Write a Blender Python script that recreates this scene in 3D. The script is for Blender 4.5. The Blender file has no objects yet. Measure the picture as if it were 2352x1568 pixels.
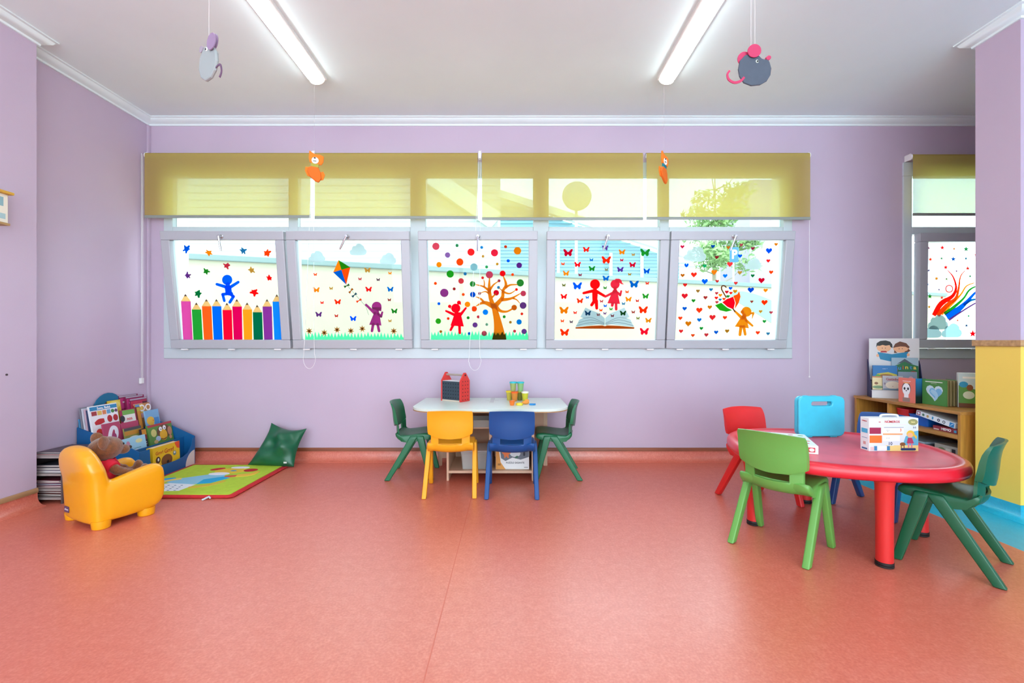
import bpy, bmesh, math, random
from mathutils import Vector, Matrix
random.seed(7)
S = bpy.context.scene
COL = S.collection
PI = math.pi
def R(d): return math.radians(d)
# ---------------------------------------------------------------- camera, sky, exposure
F = 1040.0                                   # focal length in pixels of the 2352 px wide frame
cam_d = bpy.data.cameras.new('camera'); cam = bpy.data.objects.new('camera', cam_d); COL.objects.link(cam)
cam_d.sensor_width = 36; cam_d.lens = F/2352*36; cam_d.clip_start = 0.05
cam.location = (0, 0, 1.0); cam.rotation_euler = (PI/2, 0, 0)
S.camera = cam
S.view_settings.view_transform = 'Standard'; S.view_settings.look = 'None'
S.view_settings.gamma = 1; S.view_settings.use_curve_mapping = False
S.view_settings.exposure = 1.3
W = bpy.data.worlds.new('sky'); S.world = W; W.use_nodes = True
bgn = W.node_tree.nodes['Background']; bgn.inputs[0].default_value = (0.76, 0.93, 1.0, 1); bgn.inputs[1].default_value = 2.75
sun_d = bpy.data.lights.new('sun', 'SUN'); sun_d.energy = 1.0; sun_d.angle = R(2); sun_d.color = (1, .96, .88)
sun = bpy.data.objects.new('sun', sun_d); COL.objects.link(sun); sun.rotation_euler = (R(38), 0, R(-35))
LAMP = 6.0                                    # strength of the ceiling battens
# ---------------------------------------------------------------- colours and materials
def hx(h):
    h = h.lstrip('#'); out = []
    for i in (0, 2, 4):
        c = int(h[i:i+2], 16)/255; out.append(c/12.92 if c <= .04045 else ((c+.055)/1.055)**2.4)
    return (*out, 1)
MC = {}
def mat(h, rough=.5, spec=.5, noise=0, nscale=30, bump=0, bscale=200, coat=0, sheen=0, alpha=None, metal=0, sub=0, trans=0):
    key = (h, rough, spec, noise, nscale, bump, bscale, coat, sheen, alpha, metal, sub, trans)
    if key in MC: return MC[key]
    m = bpy.data.materials.new('surface_'+h.strip('#')); m.use_nodes = True; nt = m.node_tree
    b = nt.nodes['Principled BSDF']; c = hx(h) if isinstance(h, str) else (*h, 1)
    b.inputs['Base Color'].default_value = c; b.inputs['Roughness'].default_value = rough
    b.inputs['Specular IOR Level'].default_value = spec; b.inputs['Metallic'].default_value = metal
    b.inputs['Coat Weight'].default_value = coat; b.inputs['Coat Roughness'].default_value = .15
    b.inputs['Sheen Weight'].default_value = sheen
    if sub: b.inputs['Subsurface Weight'].default_value = sub; b.inputs['Subsurface Scale'].default_value = .02
    if noise or bump:
        tc = nt.nodes.new('ShaderNodeTexCoord')
    if noise:
        n = nt.nodes.new('ShaderNodeTexNoise'); n.inputs['Scale'].default_value = nscale; n.inputs['Detail'].default_value = 4
        nt.links.new(tc.outputs['Object'], n.inputs['Vector'])
        r = nt.nodes.new('ShaderNodeValToRGB'); r.color_ramp.elements[0].position = .3; r.color_ramp.elements[1].position = .7
        r.color_ramp.elements[0].color = (*[max(0, x*(1-noise)) for x in c[:3]], 1)
        r.color_ramp.elements[1].color = (*[min(1, x*(1+noise)) for x in c[:3]], 1)
        nt.links.new(n.outputs['Fac'], r.inputs[0]); nt.links.new(r.outputs[0], b.inputs['Base Color'])
    if bump:
        n2 = nt.nodes.new('ShaderNodeTexNoise'); n2.inputs['Scale'].default_value = bscale; n2.inputs['Detail'].default_value = 3
        nt.links.new(tc.outputs['Object'], n2.inputs['Vector'])
        bp = nt.nodes.new('ShaderNodeBump'); bp.inputs['Strength'].default_value = bump; bp.inputs['Distance'].default_value = .004
        nt.links.new(n2.outputs['Fac'], bp.inputs['Height']); nt.links.new(bp.outputs[0], b.inputs['Normal'])
    if trans or alpha is not None:
        out = nt.nodes['Material Output']; last = b.outputs[0]
        if trans:
            t = nt.nodes.new('ShaderNodeBsdfTranslucent'); t.inputs[0].default_value = c
            mx = nt.nodes.new('ShaderNodeMixShader'); mx.inputs[0].default_value = trans
            nt.links.new(last, mx.inputs[1]); nt.links.new(t.outputs[0], mx.inputs[2]); last = mx.outputs[0]
        if alpha is not None:
            t = nt.nodes.new('ShaderNodeBsdfTransparent')
            mx = nt.nodes.new('ShaderNodeMixShader'); mx.inputs[0].default_value = alpha
            nt.links.new(t.outputs[0], mx.inputs[1]); nt.links.new(last, mx.inputs[2]); last = mx.outputs[0]
            t.inputs[0].default_value = (*[.35+.65*x for x in c[:3]], 1)
        nt.links.new(last, out.inputs[0])
    MC[key] = m; return m
def emis(name, col, s):
    m = bpy.data.materials.new(name); m.use_nodes = True; nt = m.node_tree
    e = nt.nodes.new('ShaderNodeEmission'); e.inputs[0].default_value = (*col, 1); e.inputs[1].default_value = s
    nt.links.new(e.outputs[0], nt.nodes['Material Output'].inputs[0]); return m
def glass_mat():
    m = bpy.data.materials.new('window_glass'); m.use_nodes = True; nt = m.node_tree
    t = nt.nodes.new('ShaderNodeBsdfTransparent'); t.inputs[0].default_value = (.93, .985, .99, 1)
    g = nt.nodes.new('ShaderNodeBsdfGlossy'); g.inputs['Roughness'].default_value = .02
    f = nt.nodes.new('ShaderNodeFresnel'); f.inputs[0].default_value = 1.25
    mx = nt.nodes.new('ShaderNodeMixShader'); nt.links.new(f.outputs[0], mx.inputs[0])
    nt.links.new(t.outputs[0], mx.inputs[1]); nt.links.new(g.outputs[0], mx.inputs[2])
    nt.links.new(mx.outputs[0], nt.nodes['Material Output'].inputs[0]); return m
GLASS = glass_mat()
def wood(h, sc=6, axis=0, rough=.45):
    m = bpy.data.materials.new('wood_'+h.strip('#')); m.use_nodes = True; nt = m.node_tree; b = nt.nodes['Principled BSDF']
    tc = nt.nodes.new('ShaderNodeTexCoord'); mp = nt.nodes.new('ShaderNodeMapping'); s = [18, 18, 18]; s[axis] = 1.2
    mp.inputs['Scale'].default_value = s; n = nt.nodes.new('ShaderNodeTexNoise'); n.inputs['Scale'].default_value = sc/2; n.inputs['Detail'].default_value = 5
    r = nt.nodes.new('ShaderNodeValToRGB'); c = hx(h)
    r.color_ramp.elements[0].position = .3; r.color_ramp.elements[0].color = (c[0]*.72, c[1]*.68, c[2]*.6, 1)
    r.color_ramp.elements[1].position = .7; r.color_ramp.elements[1].color = (min(1, c[0]*1.12), min(1, c[1]*1.12), min(1, c[2]*1.1), 1)
    nt.links.new(tc.outputs['Object'], mp.inputs[0]); nt.links.new(mp.outputs[0], n.inputs['Vector'])
    nt.links.new(n.outputs['Fac'], r.inputs[0]); nt.links.new(r.outputs[0], b.inputs['Base Color']); b.inputs['Roughness'].default_value = rough
    return m
SC = {}
def sticker(h):
    if h in SC: return SC[h]
    m = bpy.data.materials.new('vinyl_'+h.strip('#')); m.use_nodes = True; nt = m.node_tree; nt.nodes.remove(nt.nodes['Principled BSDF'])
    c = hx(h); k = min(1.15, .97/max(c[:3])); c = (c[0]*k, c[1]*k, c[2]*k, 1)
    d = nt.nodes.new('ShaderNodeBsdfDiffuse'); tl = nt.nodes.new('ShaderNodeBsdfTranslucent'); tp = nt.nodes.new('ShaderNodeBsdfTransparent')
    for n in (d, tl, tp): n.inputs[0].default_value = c
    a = nt.nodes.new('ShaderNodeMixShader'); a.inputs[0].default_value = .7; b = nt.nodes.new('ShaderNodeMixShader'); b.inputs[0].default_value = .38
    nt.links.new(d.outputs[0], a.inputs[1]); nt.links.new(tl.outputs[0], a.inputs[2]); nt.links.new(a.outputs[0], b.inputs[1]); nt.links.new(tp.outputs[0], b.inputs[2])
    nt.links.new(b.outputs[0], nt.nodes['Material Output'].inputs[0]); SC[h] = m; return m
def plastic(h, rough=.35): return mat(h, rough=rough, noise=.05, nscale=9, coat=.15, bump=.02, bscale=300)
def card(h): return mat(h, rough=.45)
# ---------------------------------------------------------------- mesh helpers
def nb(): return bmesh.new()
I4 = Matrix.Identity(4)
def T(x=0, y=0, z=0): return Matrix.Translation((x, y, z))
def RX(d): return Matrix.Rotation(R(d), 4, 'X')
def RY(d): return Matrix.Rotation(R(d), 4, 'Y')
def RZ(d): return Matrix.Rotation(R(d), 4, 'Z')
FRONT = RX(90)            # 2-D (x,y) -> (x,0,y), thickness towards -Y
def box(bm, x0, x1, y0, y1, z0, z1, mi=0, M=I4):
    v = [bm.verts.new(M @ Vector(p)) for p in ((x0,y0,z0),(x1,y0,z0),(x1,y1,z0),(x0,y1,z0),(x0,y0,z1),(x1,y0,z1),(x1,y1,z1),(x0,y1,z1))]
    for f in ((0,3,2,1),(4,5,6,7),(0,1,5,4),(1,2,6,5),(2,3,7,6),(3,0,4,7)):
        fc = bm.faces.new([v[i] for i in f]); fc.material_index = mi
def loft(bm, rings, mi=0, caps=True, closed=False):
    vs = [[bm.verts.new(p) for p in r] for r in rings]; n = len(rings[0]); k = len(vs)
    for i in range(k if closed else k-1):
        a, b = vs[i], vs[(i+1) % k]
        for j in range(n):
            try: bm.faces.new((a[j], a[(j+1) % n], b[(j+1) % n], b[j])).material_index = mi
            except ValueError: pass
    if caps and not closed:
        bm.faces.new(vs[0][::-1]).material_index = mi; bm.faces.new(vs[-1]).material_index = mi
def prism(bm, pts, d, M=I4, mi=0, z0=0):
    a = [M @ Vector((p[0], p[1], z0)) for p in pts]; b = [M @ Vector((p[0], p[1], z0+d)) for p in pts]
    loft(bm, [a, b], mi)
def rrect(x0, x1, y0, y1, r, n=5):
    out = []
    for cx, cy, a in ((x1-r, y0+r, -90), (x1-r, y1-r, 0), (x0+r, y1-r, 90), (x0+r, y0+r, 180)):
        for k in range(n+1):
            t = R(a+90*k/n); out.append((cx+r*math.cos(t), cy+r*math.sin(t)))
    return out
def ell(cx, cy, rx, ry=None, n=24, rot=0):
    ry = ry or rx; c, s = math.cos(R(rot)), math.sin(R(rot)); o = []
    for k in range(n):
        t = 2*PI*k/n; x, y = rx*math.cos(t), ry*math.sin(t); o.append((cx+x*c-y*s, cy+x*s+y*c))
    return o
def tube(bm, pts, r, seg=10, mi=0, flat=1.0, closed=False):
    P = [Vector(p) for p in pts]; n = len(P); rr = r if isinstance(r, (list, tuple)) else [r]*n
    t0 = (P[1]-P[0]).normalized(); up = Vector((0, 0, 1)) if abs(t0.z) < .9 else Vector((1, 0, 0))
    u = (up - t0*up.dot(t0)).normalized(); rings = []
    for i in range(n):
        if closed: t = P[(i+1) % n]-P[i-1]
        else: t = P[min(i+1, n-1)]-P[max(i-1, 0)]
        if t.length < 1e-9: t = t0
        t.normalize(); u = (u - t*u.dot(t)).normalized(); v = t.cross(u)
        rings.append([P[i] + (u*math.cos(2*PI*k/seg)*flat + v*math.sin(2*PI*k/seg))*rr[i] for k in range(seg)])
    loft(bm, rings, mi, closed=closed)
def lathe(bm, prof, seg=24, mi=0, M=I4, caps=True):
    rings = [[M @ Vector((max(r, 1e-4)*math.cos(2*PI*k/seg), max(r, 1e-4)*math.sin(2*PI*k/seg), z)) for k in range(seg)] for r, z in prof]
    loft(bm, rings, mi, caps)
def ball(bm, c, rx, ry=None, rz=None, mi=0, M=I4, seg=20, rings=12):
    ry = ry or rx; rz = rz or rx; L = []
    for i in range(1, rings):
        a = -PI/2+PI*i/rings
        L.append([M @ (Vector(c)+Vector((rx*math.cos(a)*math.cos(2*PI*k/seg), ry*math.cos(a)*math.sin(2*PI*k/seg), rz*math.sin(a)))) for k in range(seg)])
    vs = [[bm.verts.new(p) for p in r] for r in L]
    for i in range(len(vs)-1):
        for j in range(seg): bm.faces.new((vs[i][j], vs[i][(j+1) % seg], vs[i+1][(j+1) % seg], vs[i+1][j])).material_index = mi
    b = bm.verts.new(M @ (Vector(c)-Vector((0, 0, rz)))); t = bm.verts.new(M @ (Vector(c)+Vector((0, 0, rz))))
    for j in range(seg):
        bm.faces.new((b, vs[0][(j+1) % seg], vs[0][j])).material_index = mi
        bm.faces.new((t, vs[-1][j], vs[-1][(j+1) % seg])).material_index = mi
def text(bm, s, size, M=I4, mi=0, depth=.0006, bold=0, sx=1):
    cu = bpy.data.curves.new('t', 'FONT'); cu.body = s; cu.size = size; cu.align_x = 'CENTER'; cu.align_y = 'CENTER'
    cu.extrude = depth; cu.offset = bold; cu.resolution_u = 3
    o = bpy.data.objects.new('t', cu); COL.objects.link(o); bpy.context.view_layer.update()
    me = bpy.data.meshes.new_from_object(o.evaluated_get(bpy.context.evaluated_depsgraph_get()))
    me.transform(M @ Matrix.Diagonal((sx, 1, 1, 1))); n = len(bm.faces); bm.from_mesh(me); bm.faces.ensure_lookup_table()
    for f in bm.faces[n:]: f.material_index = mi
    bpy.data.objects.remove(o); bpy.data.curves.remove(cu); bpy.data.meshes.remove(me)
def obj(name, bm, mats, parent=None, smooth=None, bevel=0, sub=0, loc=None, rot=None, bseg=2):
    bmesh.ops.recalc_face_normals(bm, faces=bm.faces)
    me = bpy.data.meshes.new(name); bm.to_mesh(me); bm.free()
    for m in (mats if isinstance(mats, (list, tuple)) else [mats]): me.materials.append(m)
    if smooth is None: smooth = 35
    if smooth: me.shade_smooth(); me.set_sharp_from_angle(angle=R(smooth))
    o = bpy.data.objects.new(name, me); COL.objects.link(o)
    if parent: o.parent = parent
    if loc is not None: o.location = loc
    if rot is not None: o.rotation_euler = rot
    if bevel:
        b = o.modifiers.new('bevel', 'BEVEL'); b.width = bevel; b.segments = bseg; b.limit_method = 'ANGLE'; b.angle_limit = R(40)
    if sub:
        s = o.modifiers.new('sub', 'SUBSURF'); s.levels = sub; s.render_levels = sub
    return o
def tag(o, label, cat, group=None):
    o['label'] = label; o['category'] = cat
    if group: o['group'] = group
    return o
def lab(o, s): o['label'] = s; return o
def thing(name, label, cat, loc=(0, 0, 0), rz=0, group=None):
    o = bpy.data.objects.new(name, None); COL.objects.link(o); o.empty_display_size = .05
    o.location = loc; o.rotation_euler = (0, 0, R(rz)); return tag(o, label, cat, group)
def struct(name, bm, mats, **k):
    o = obj(name, bm, mats, **k); o['kind'] = 'structure'; return o
def copy_tree(o, parent=None):
    c = o.copy(); COL.objects.link(c); c.parent = parent
    for ch in list(o.children): copy_tree(ch, c)
    return c
# flat shapes (2-D outlines) used for stickers and printed pictures
def o_heart(cx, cy, w):
    o = []
    for k in range(20):
        t = 2*PI*k/20; x = 16*math.sin(t)**3; y = 13*math.cos(t)-5*math.cos(2*t)-2*math.cos(3*t)-math.cos(4*t)
        o.append((cx+x*w/32, cy+(y+1)*w/32))
    return o
def o_star(cx, cy, w, n=5, inner=.42, rot=90):
    return [(cx+(w/2 if k % 2 == 0 else w/2*inner)*math.cos(R(rot+180*k/n)), cy+(w/2 if k % 2 == 0 else w/2*inner)*math.sin(R(rot+180*k/n))) for k in range(2*n)]
BF = [(0,.10),(.10,.16),(.30,.40),(.50,.42),(.48,.22),(.36,.02),(.40,-.12),(.34,-.30),(.18,-.36),(.06,-.18),(0,-.14)]
def o_bfly(cx, cy, w): return [(cx+x*w, cy+y*w) for x, y in BF]+[(cx-x*w, cy+y*w) for x, y in BF[-2:0:-1]]
CL = [(-.5,-.16),(-.49,-.27),(-.40,-.34),(-.1,-.36),(.3,-.35),(.44,-.3),(.5,-.18),(.48,-.04),(.38,.04),(.36,.16),(.24,.28),(.08,.34),(-.06,.30),(-.14,.20),(-.28,.2),(-.36,.08),(-.37,-.02),(-.46,-.06)]
def o_cloud(cx, cy, w, h): return [(cx+x*w, cy+y*h*1.42) for x, y in CL]
def o_splat(cx, cy, r, seed=0):
    rn = random.Random(seed); o = []
    lobes = [(2*PI*i/5+rn.uniform(-.3, .3)+seed, rn.uniform(.75, 1.1), rn.uniform(.26, .40)) for i in range(5)]
    for k in range(48):
        t = 2*PI*k/48; q = .55+.05*math.sin(3*t+seed)
        for a, l, w in lobes:
            dd = abs((t-a+PI) % (2*PI)-PI); q = max(q, l*(1-(dd/(w*1.7))**2)) if dd < w*1.7 else q
        o.append((cx+r*q*math.cos(t), cy+r*q*math.sin(t)))
    return o
def o_cap(x1, y1, x2, y2, w1, w2=None, n=6):
    w2 = w2 or w1; a = math.atan2(y2-y1, x2-x1); o = []
    for k in range(n+1): t = a-PI/2+PI*k/n; o.append((x2+w2*math.cos(t), y2+w2*math.sin(t)))
    for k in range(n+1): t = a+PI/2+PI*k/n; o.append((x1+w1*math.cos(t), y1+w1*math.sin(t)))
    return o
def catmull(P, n=6):
    o = []
    for i in range(len(P)-1):
        p0, p1, p2, p3 = P[max(i-1, 0)], P[i], P[i+1], P[min(i+2, len(P)-1)]
        for k in range(n):
            t = k/n; o.append(tuple(.5*((2*b)+(-a+c)*t+(2*a-5*b+4*c-d)*t*t+(-a+3*b-3*c+d)*t**3) for a, b, c, d in zip(p0, p1, p2, p3)))
    return o+[tuple(P[-1])]
def o_strip(P, n=6):
    """ribbon outline from (x, y, halfwidth) points"""
    Q = catmull(P, n); L, Rr = [], []
    for i, q in enumerate(Q):
        a, b = Q[max(i-1, 0)], Q[min(i+1, len(Q)-1)]; dx, dy = b[0]-a[0], b[1]-a[1]; l = math.hypot(dx, dy) or 1
        L.append((q[0]-dy/l*q[2], q[1]+dx/l*q[2])); Rr.append((q[0]+dy/l*q[2], q[1]-dx/l*q[2]))
    return L+Rr[::-1]
def ccw(p):
    a = sum(p[i][0]*p[(i+1) % len(p)][1]-p[(i+1) % len(p)][0]*p[i][1] for i in range(len(p)))
    return p if a > 0 else p[::-1]
# ================================================================= THE ROOM
H = 2.86; YB = 3.80; XL = -3.045; XC = -2.895; XR = 2.85; YREAR = -3.2
lilac = mat('#c5b3c8', rough=.55, noise=.03, nscale=1.5, bump=.05, bscale=90)
white = mat('#eaf8fa', rough=.6, noise=.02, nscale=2)
render_white = mat('#f2f1ea', rough=.8, noise=.04, nscale=6)
yellow_wall = mat('#ffd960', rough=.45, noise=.03, nscale=2)
oak = wood('#b98a5c', axis=0); oak_y = wood('#b98a5c', axis=1)
def lino(h, name, dark, lite):
    m = bpy.data.materials.new(name); m.use_nodes = True; nt = m.node_tree; b = nt.nodes['Principled BSDF']
    tc = nt.nodes.new('ShaderNodeTexCoord')
    n1 = nt.nodes.new('ShaderNodeTexNoise'); n1.inputs['Scale'].default_value = 26; n1.inputs['Detail'].default_value = 6; n1.inputs['Roughness'].default_value = .75
    n2 = nt.nodes.new('ShaderNodeTexNoise'); n2.inputs['Scale'].default_value = 110; n2.inputs['Detail'].default_value = 3
    ad = nt.nodes.new('ShaderNodeMath'); ad.operation = 'ADD'; ml = nt.nodes.new('ShaderNodeMath'); ml.operation = 'MULTIPLY'; ml.inputs[1].default_value = .5
    for n in (n1, n2): nt.links.new(tc.outputs['Object'], n.inputs['Vector'])
    nt.links.new(n1.outputs['Fac'], ad.inputs[0]); nt.links.new(n2.outputs['Fac'], ad.inputs[1]); nt.links.new(ad.outputs[0], ml.inputs[0])
    r = nt.nodes.new('ShaderNodeValToRGB'); r.color_ramp.elements[0].position = .36; r.color_ramp.elements[1].position = .64
    r.color_ramp.elements[0].color = hx(dark); r.color_ramp.elements[1].color = hx(lite)
    e = r.color_ramp.elements.new(.5); e.color = hx(h)
    nt.links.new(ml.outputs[0], r.inputs[0]); nt.links.new(r.outputs[0], b.inputs['Base Color'])
    n3 = nt.nodes.new('ShaderNodeTexNoise'); n3.inputs['Scale'].default_value = 2.2; nt.links.new(tc.outputs['Object'], n3.inputs['Vector'])
    mr = nt.nodes.new('ShaderNodeMapRange'); mr.inputs[3].default_value = .28; mr.inputs[4].default_value = .42
    nt.links.new(n3.outputs['Fac'], mr.inputs[0]); nt.links.new(mr.outputs[0], b.inputs['Roughness'])
    bp = nt.nodes.new('ShaderNodeBump'); bp.inputs['Strength'].default_value = .06; bp.inputs['Distance'].default_value = .003
    nt.links.new(n2.outputs['Fac'], bp.inputs['Height']); nt.links.new(bp.outputs[0], b.inputs['Normal'])
    b.inputs['Specular IOR Level'].default_value = .9
    return m
coral = lino('#d3705a', 'coral_linoleum', '#ca644e', '#dc816b')
cyan = lino('#0fb4d2', 'cyan_linoleum', '#0caccc', '#1fbcda')
bm = nb(); box(bm, -3.3, 2.44, YREAR-.1, YB+.05, -.05, 0); struct('floor', bm, coral, smooth=0)
bm = nb(); box(bm, 2.44, 4.5, YREAR-.1, YB+.05, -.05, 0); struct('floor_border', bm, cyan, smooth=0)
for y in (1.9,):   # weld seams of the linoleum sheets
    bm = nb(); box(bm, -.262, -.258, YREAR, 3.72, 0, .0006); o = struct('trim_1', bm, mat('#cf6c58', rough=.5), smooth=0)
bm = nb(); box(bm, -3.3, 4.5, YREAR-.1, YB+.03, H, H+.12); struct('ceiling', bm, white, smooth=0)
# back wall with two window openings
W1 = (-2.885, 2.315); W2 = (3.31, 4.22); ZS, ZT = .875, 2.475
bm = nb()
def wall_seg(x0, x1, z0, z1):
    box(bm, x0, x1, YB, YB+.04, z0, z1, 0); box(bm, x0, x1, YB+.04, YB+.24, z0, z1, 1)
wall_seg(-3.3, 4.6, -.05, ZS); wall_seg(-3.3, 4.6, ZT, H+.1)
wall_seg(-3.3, W1[0], ZS, ZT); wall_seg(W1[1], W2[0], ZS, ZT); wall_seg(W2[1], 4.6, ZS, ZT)
struct('wall_back', bm, [lilac, render_white], smooth=0)
bm = nb(); box(bm, -3.2, XL, 2.757, YB, 0, H); box(bm, -3.2, XC, YREAR, 2.757, 0, H); struct('wall_left', bm, lilac, smooth=0)
# right: recess wall, pillar, near wall
bm = nb(); box(bm, 4.35, 4.5, 2.785, YB, 0, H); struct('wall_recess', bm, lilac, smooth=0)
bm = nb()
box(bm, XR, 4.5, 2.537, 2.785, 1.0, H, 0); box(bm, XR, 4.5, 2.537, 2.785, 0, 1.0, 1); struct('wall_pillar', bm, [lilac, yellow_wall], smooth=0)
bm = nb(); box(bm, 3.9, 4.05, YREAR, 2.537, 0, H); struct('wall_right', bm, lilac, smooth=0)
bm = nb(); box(bm, XR-.012, 3.9, 2.525, 2.797, .972, 1.008); struct('trim_2', bm, wood('#c39a6c', axis=0), smooth=0, bevel=.003)
bm = nb()   # unseen rear wall; its wide opening is added to let fill daylight in
box(bm, -3.2, 4.05, YREAR-.2, YREAR, -.05, .06); box(bm, -3.2, 4.05, YREAR-.2, YREAR, 2.78, H)
box(bm, -3.2, -2.85, YREAR-.2, YREAR, .06, 2.78); box(bm, 3.85, 4.05, YREAR-.2, YREAR, .06, 2.78)
for x in (-1.2, .5, 2.2): box(bm, x-.04, x+.04, YREAR-.15, YREAR-.05, .06, 2.78)
struct('wall_rear', bm, lilac, smooth=0)
# crown moulding: profile swept along wall tops
CP = [(0, 0), (0, .055), (.070, .055), (.070, .048), (.058, .044), (.050, .030), (.030, .018), (.014, .012), (.012, .0)]
def crown(name, path):
    bm = nb(); rings = []; n = len(path)
    for i, p in enumerate(path):
        p = Vector(p); a = (Vector(path[i])-Vector(path[i-1])).normalized() if i else None
        b = (Vector(path[i+1])-Vector(path[i])).normalized() if i < n-1 else None
        a = a or b; b = b or a; na = Vector((a.y, -a.x)); nb_ = Vector((b.y, -b.x)); m = (na+nb_); m = m/ m.dot(na) if m.length > 1e-6 else na
        rings.append([Vector((p.x+m.x*q[0], p.y+m.y*q[0], H-.055+q[1])) for q in CP])
    loft(bm, rings); struct(name, bm, white, smooth=30)
crown('trim_3', [(XC, YREAR), (XC, 2.757), (XL, 2.757), (XL, YB), (4.35, YB)])
crown('trim_4', [(3.9, 2.785), (XR, 2.785), (XR, 2.537), (3.9, 2.537)])
# coved vinyl skirting and the oak strip on top
CV = [(0, .082), (.006, .082), (.007, .05), (.014, .028), (.026, .014), (.042, .006), (.06, .0015), (.06, 0), (0, 0)]
def skirt(name, path, m, strip=None, sname=None):
    for nm, prof, mt in ((name, CV, m),) + (((sname, [(0, .082), (.012, .082), (.012, .105), (.008, .11), (0, .11)], strip),) if strip else ()):
        bm = nb(); rings = []; n = len(path)
        for i, p in enumerate(path):
            p = Vector(p); a = (Vector(path[i])-Vector(path[i-1])).normalized() if i else None
            b = (Vector(path[i+1])-Vector(path[i])).normalized() if i < n-1 else None
            a = a or b; b = b or a; na = Vector((a.y, -a.x)); nn = Vector((b.y, -b.x)); mm = na+nn; mm = mm/mm.dot(na)
            rings.append([Vector((p.x+mm.x*q[0], p.y+mm.y*q[0], q[1])) for q in prof])
        loft(bm, rings); struct(nm, bm, mt, smooth=50)
brown = wood('#8d4f33', axis=0)
skirt('baseboard_back', [(XL, YB), (2.5, YB)], coral, brown, 'baseboard_back_strip')
skirt('baseboard_left', [(XL, 2.757), (XL, YB)], coral, brown, 'baseboard_recess_strip')
skirt('baseboard_near_left', [(XC, YREAR), (XC, 2.757)], coral, wood('#a9825c', axis=1), 'baseboard_left_strip')
skirt('baseboard_right', [(2.5, YB), (4.35, YB)], cyan)
skirt('baseboard_pillar', [(3.9, 2.785), (XR, 2.785), (XR, 2.537), (3.9, 2.537)], cyan)
# ----------------------------------------------------------------- windows
pvc = mat('#b5b7be', rough=.3, noise=.01, nscale=4); pvcf = mat('#c6d0d5', rough=.3, noise=.01, nscale=4)
chrome = mat('#cfd2d6', rough=.25, metal=.8); whitep = mat('#f0f0f0', rough=.35)
TILT = 7.5; YH, ZH = 3.775, .945; SH = .952
bsf, ysf = [], []
def plane_pt(px, py, tilt=TILT):
    t = math.tan(R(tilt)); dx = (px-1176)/F; dz = (784-py)/F
    Y = (YH-t*(1-ZH))/(1+t*dz); return dx*Y, (1+dz*Y-ZH)/math.cos(R(tilt))
class Sash:
    """tilted bottom-hung sash; pictures on its pane are given in local (x, z) metres"""
    def __init__(s, root, x0, x1, off, sc, tilt=TILT):
        s.tilt = tilt
        s.xc = (x0+x1)/2; s.w = x1-x0; s.off, s.sc = off, sc
        bm = nb(); w = s.w/2; b = .072
        for a in ((-w, w, 0, b), (-w, w, SH-b, SH), (-w, -w+b, b, SH-b), (w-b, w, b, SH-b)): box(bm, a[0], a[1], -.03, .03, a[2], a[3])
        s.o = obj('sash', bm, pvc, root, smooth=0, bevel=.006, loc=(s.xc, YH, ZH), rot=(R(tilt), 0, 0))
        bm = nb(); box(bm, -w+b-.004, w-b+.004, .004, .008, b-.004, SH-b+.004); obj('pane', bm, GLASS, s.o, smooth=0)
        s.n = 0
    def handle(s, px, py, ang):
        x, z = plane_pt(px, py, s.tilt); x -= s.xc; bm = nb()
        M = T(x, -.03, SH-.045)
        lathe(bm, [(.016, 0), (.016, .008), (.010, .014), (.009, .04), (.011, .045)], 12, 0, M @ RX(90))
        d = Vector((math.sin(R(ang)), 0, -math.cos(R(ang)))); p = Vector((x, -.072, SH-.045))
        tube(bm, [p, p+d*.03, p+d*.10, p+d*.118], [.009, .0085, .008, .005], 8); obj('handle', bm, chrome, s.o)
    def hinges(s, xs):
        for px in xs:
            x = (px-1176)/F*3.77-s.xc; bm = nb(); tube(bm, [(x-.027, -.036, -.006), (x+.027, -.036, -.006)], .006, 8); obj('hinge', bm, whitep, s.o)
    def L(s, x, y):
        a, b = plane_pt(s.off[0]+x/s.sc, s.off[1]+y/s.sc, s.tilt); return a-s.xc, b
    def k(s, d): return d/s.sc/F*3.7
    def poly(s, pts, colr, name, layer=0, bm=None, local=False, label=None):
        q = [s.L(*p) for p in pts] if not local else pts
        b = nb(); prism(b, ccw(q), .0008, T(0, .003-layer*.0009, 0) @ FRONT); o = obj(name, b, sticker(colr), s.o, smooth=0)
        if label: lab(o, label)
        return o
    def many(s, polys, colr, name, label=None, layer=0):
        b = nb()
        for i, p in enumerate(polys):
            prism(b, ccw([s.L(*q) for q in p]), .0008, T(0, .003-layer*.0009-i*.00006, 0) @ FRONT)
        o = obj(name, b, sticker(colr), s.o, smooth=0)
        if label: lab(o, label)
    def loc(s, fn, x, y, *w, colr='', name='', **kw):
        a, b = s.L(x, y); s.poly(fn(a, b, *[s.k(v) for v in w], **kw), colr, name, 0, local=True)
RED, ORG, GLD, BLU, GRN, PUR, TAN, ROS, CRI, STL, TEA = '#e8232a', '#f06a1c', '#e6a01e', '#0a7fd6', '#3a9e44', '#8a4f9c', '#c9a55c', '#c94f66', '#d01546', '#3d8fb5', '#18905f'
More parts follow.
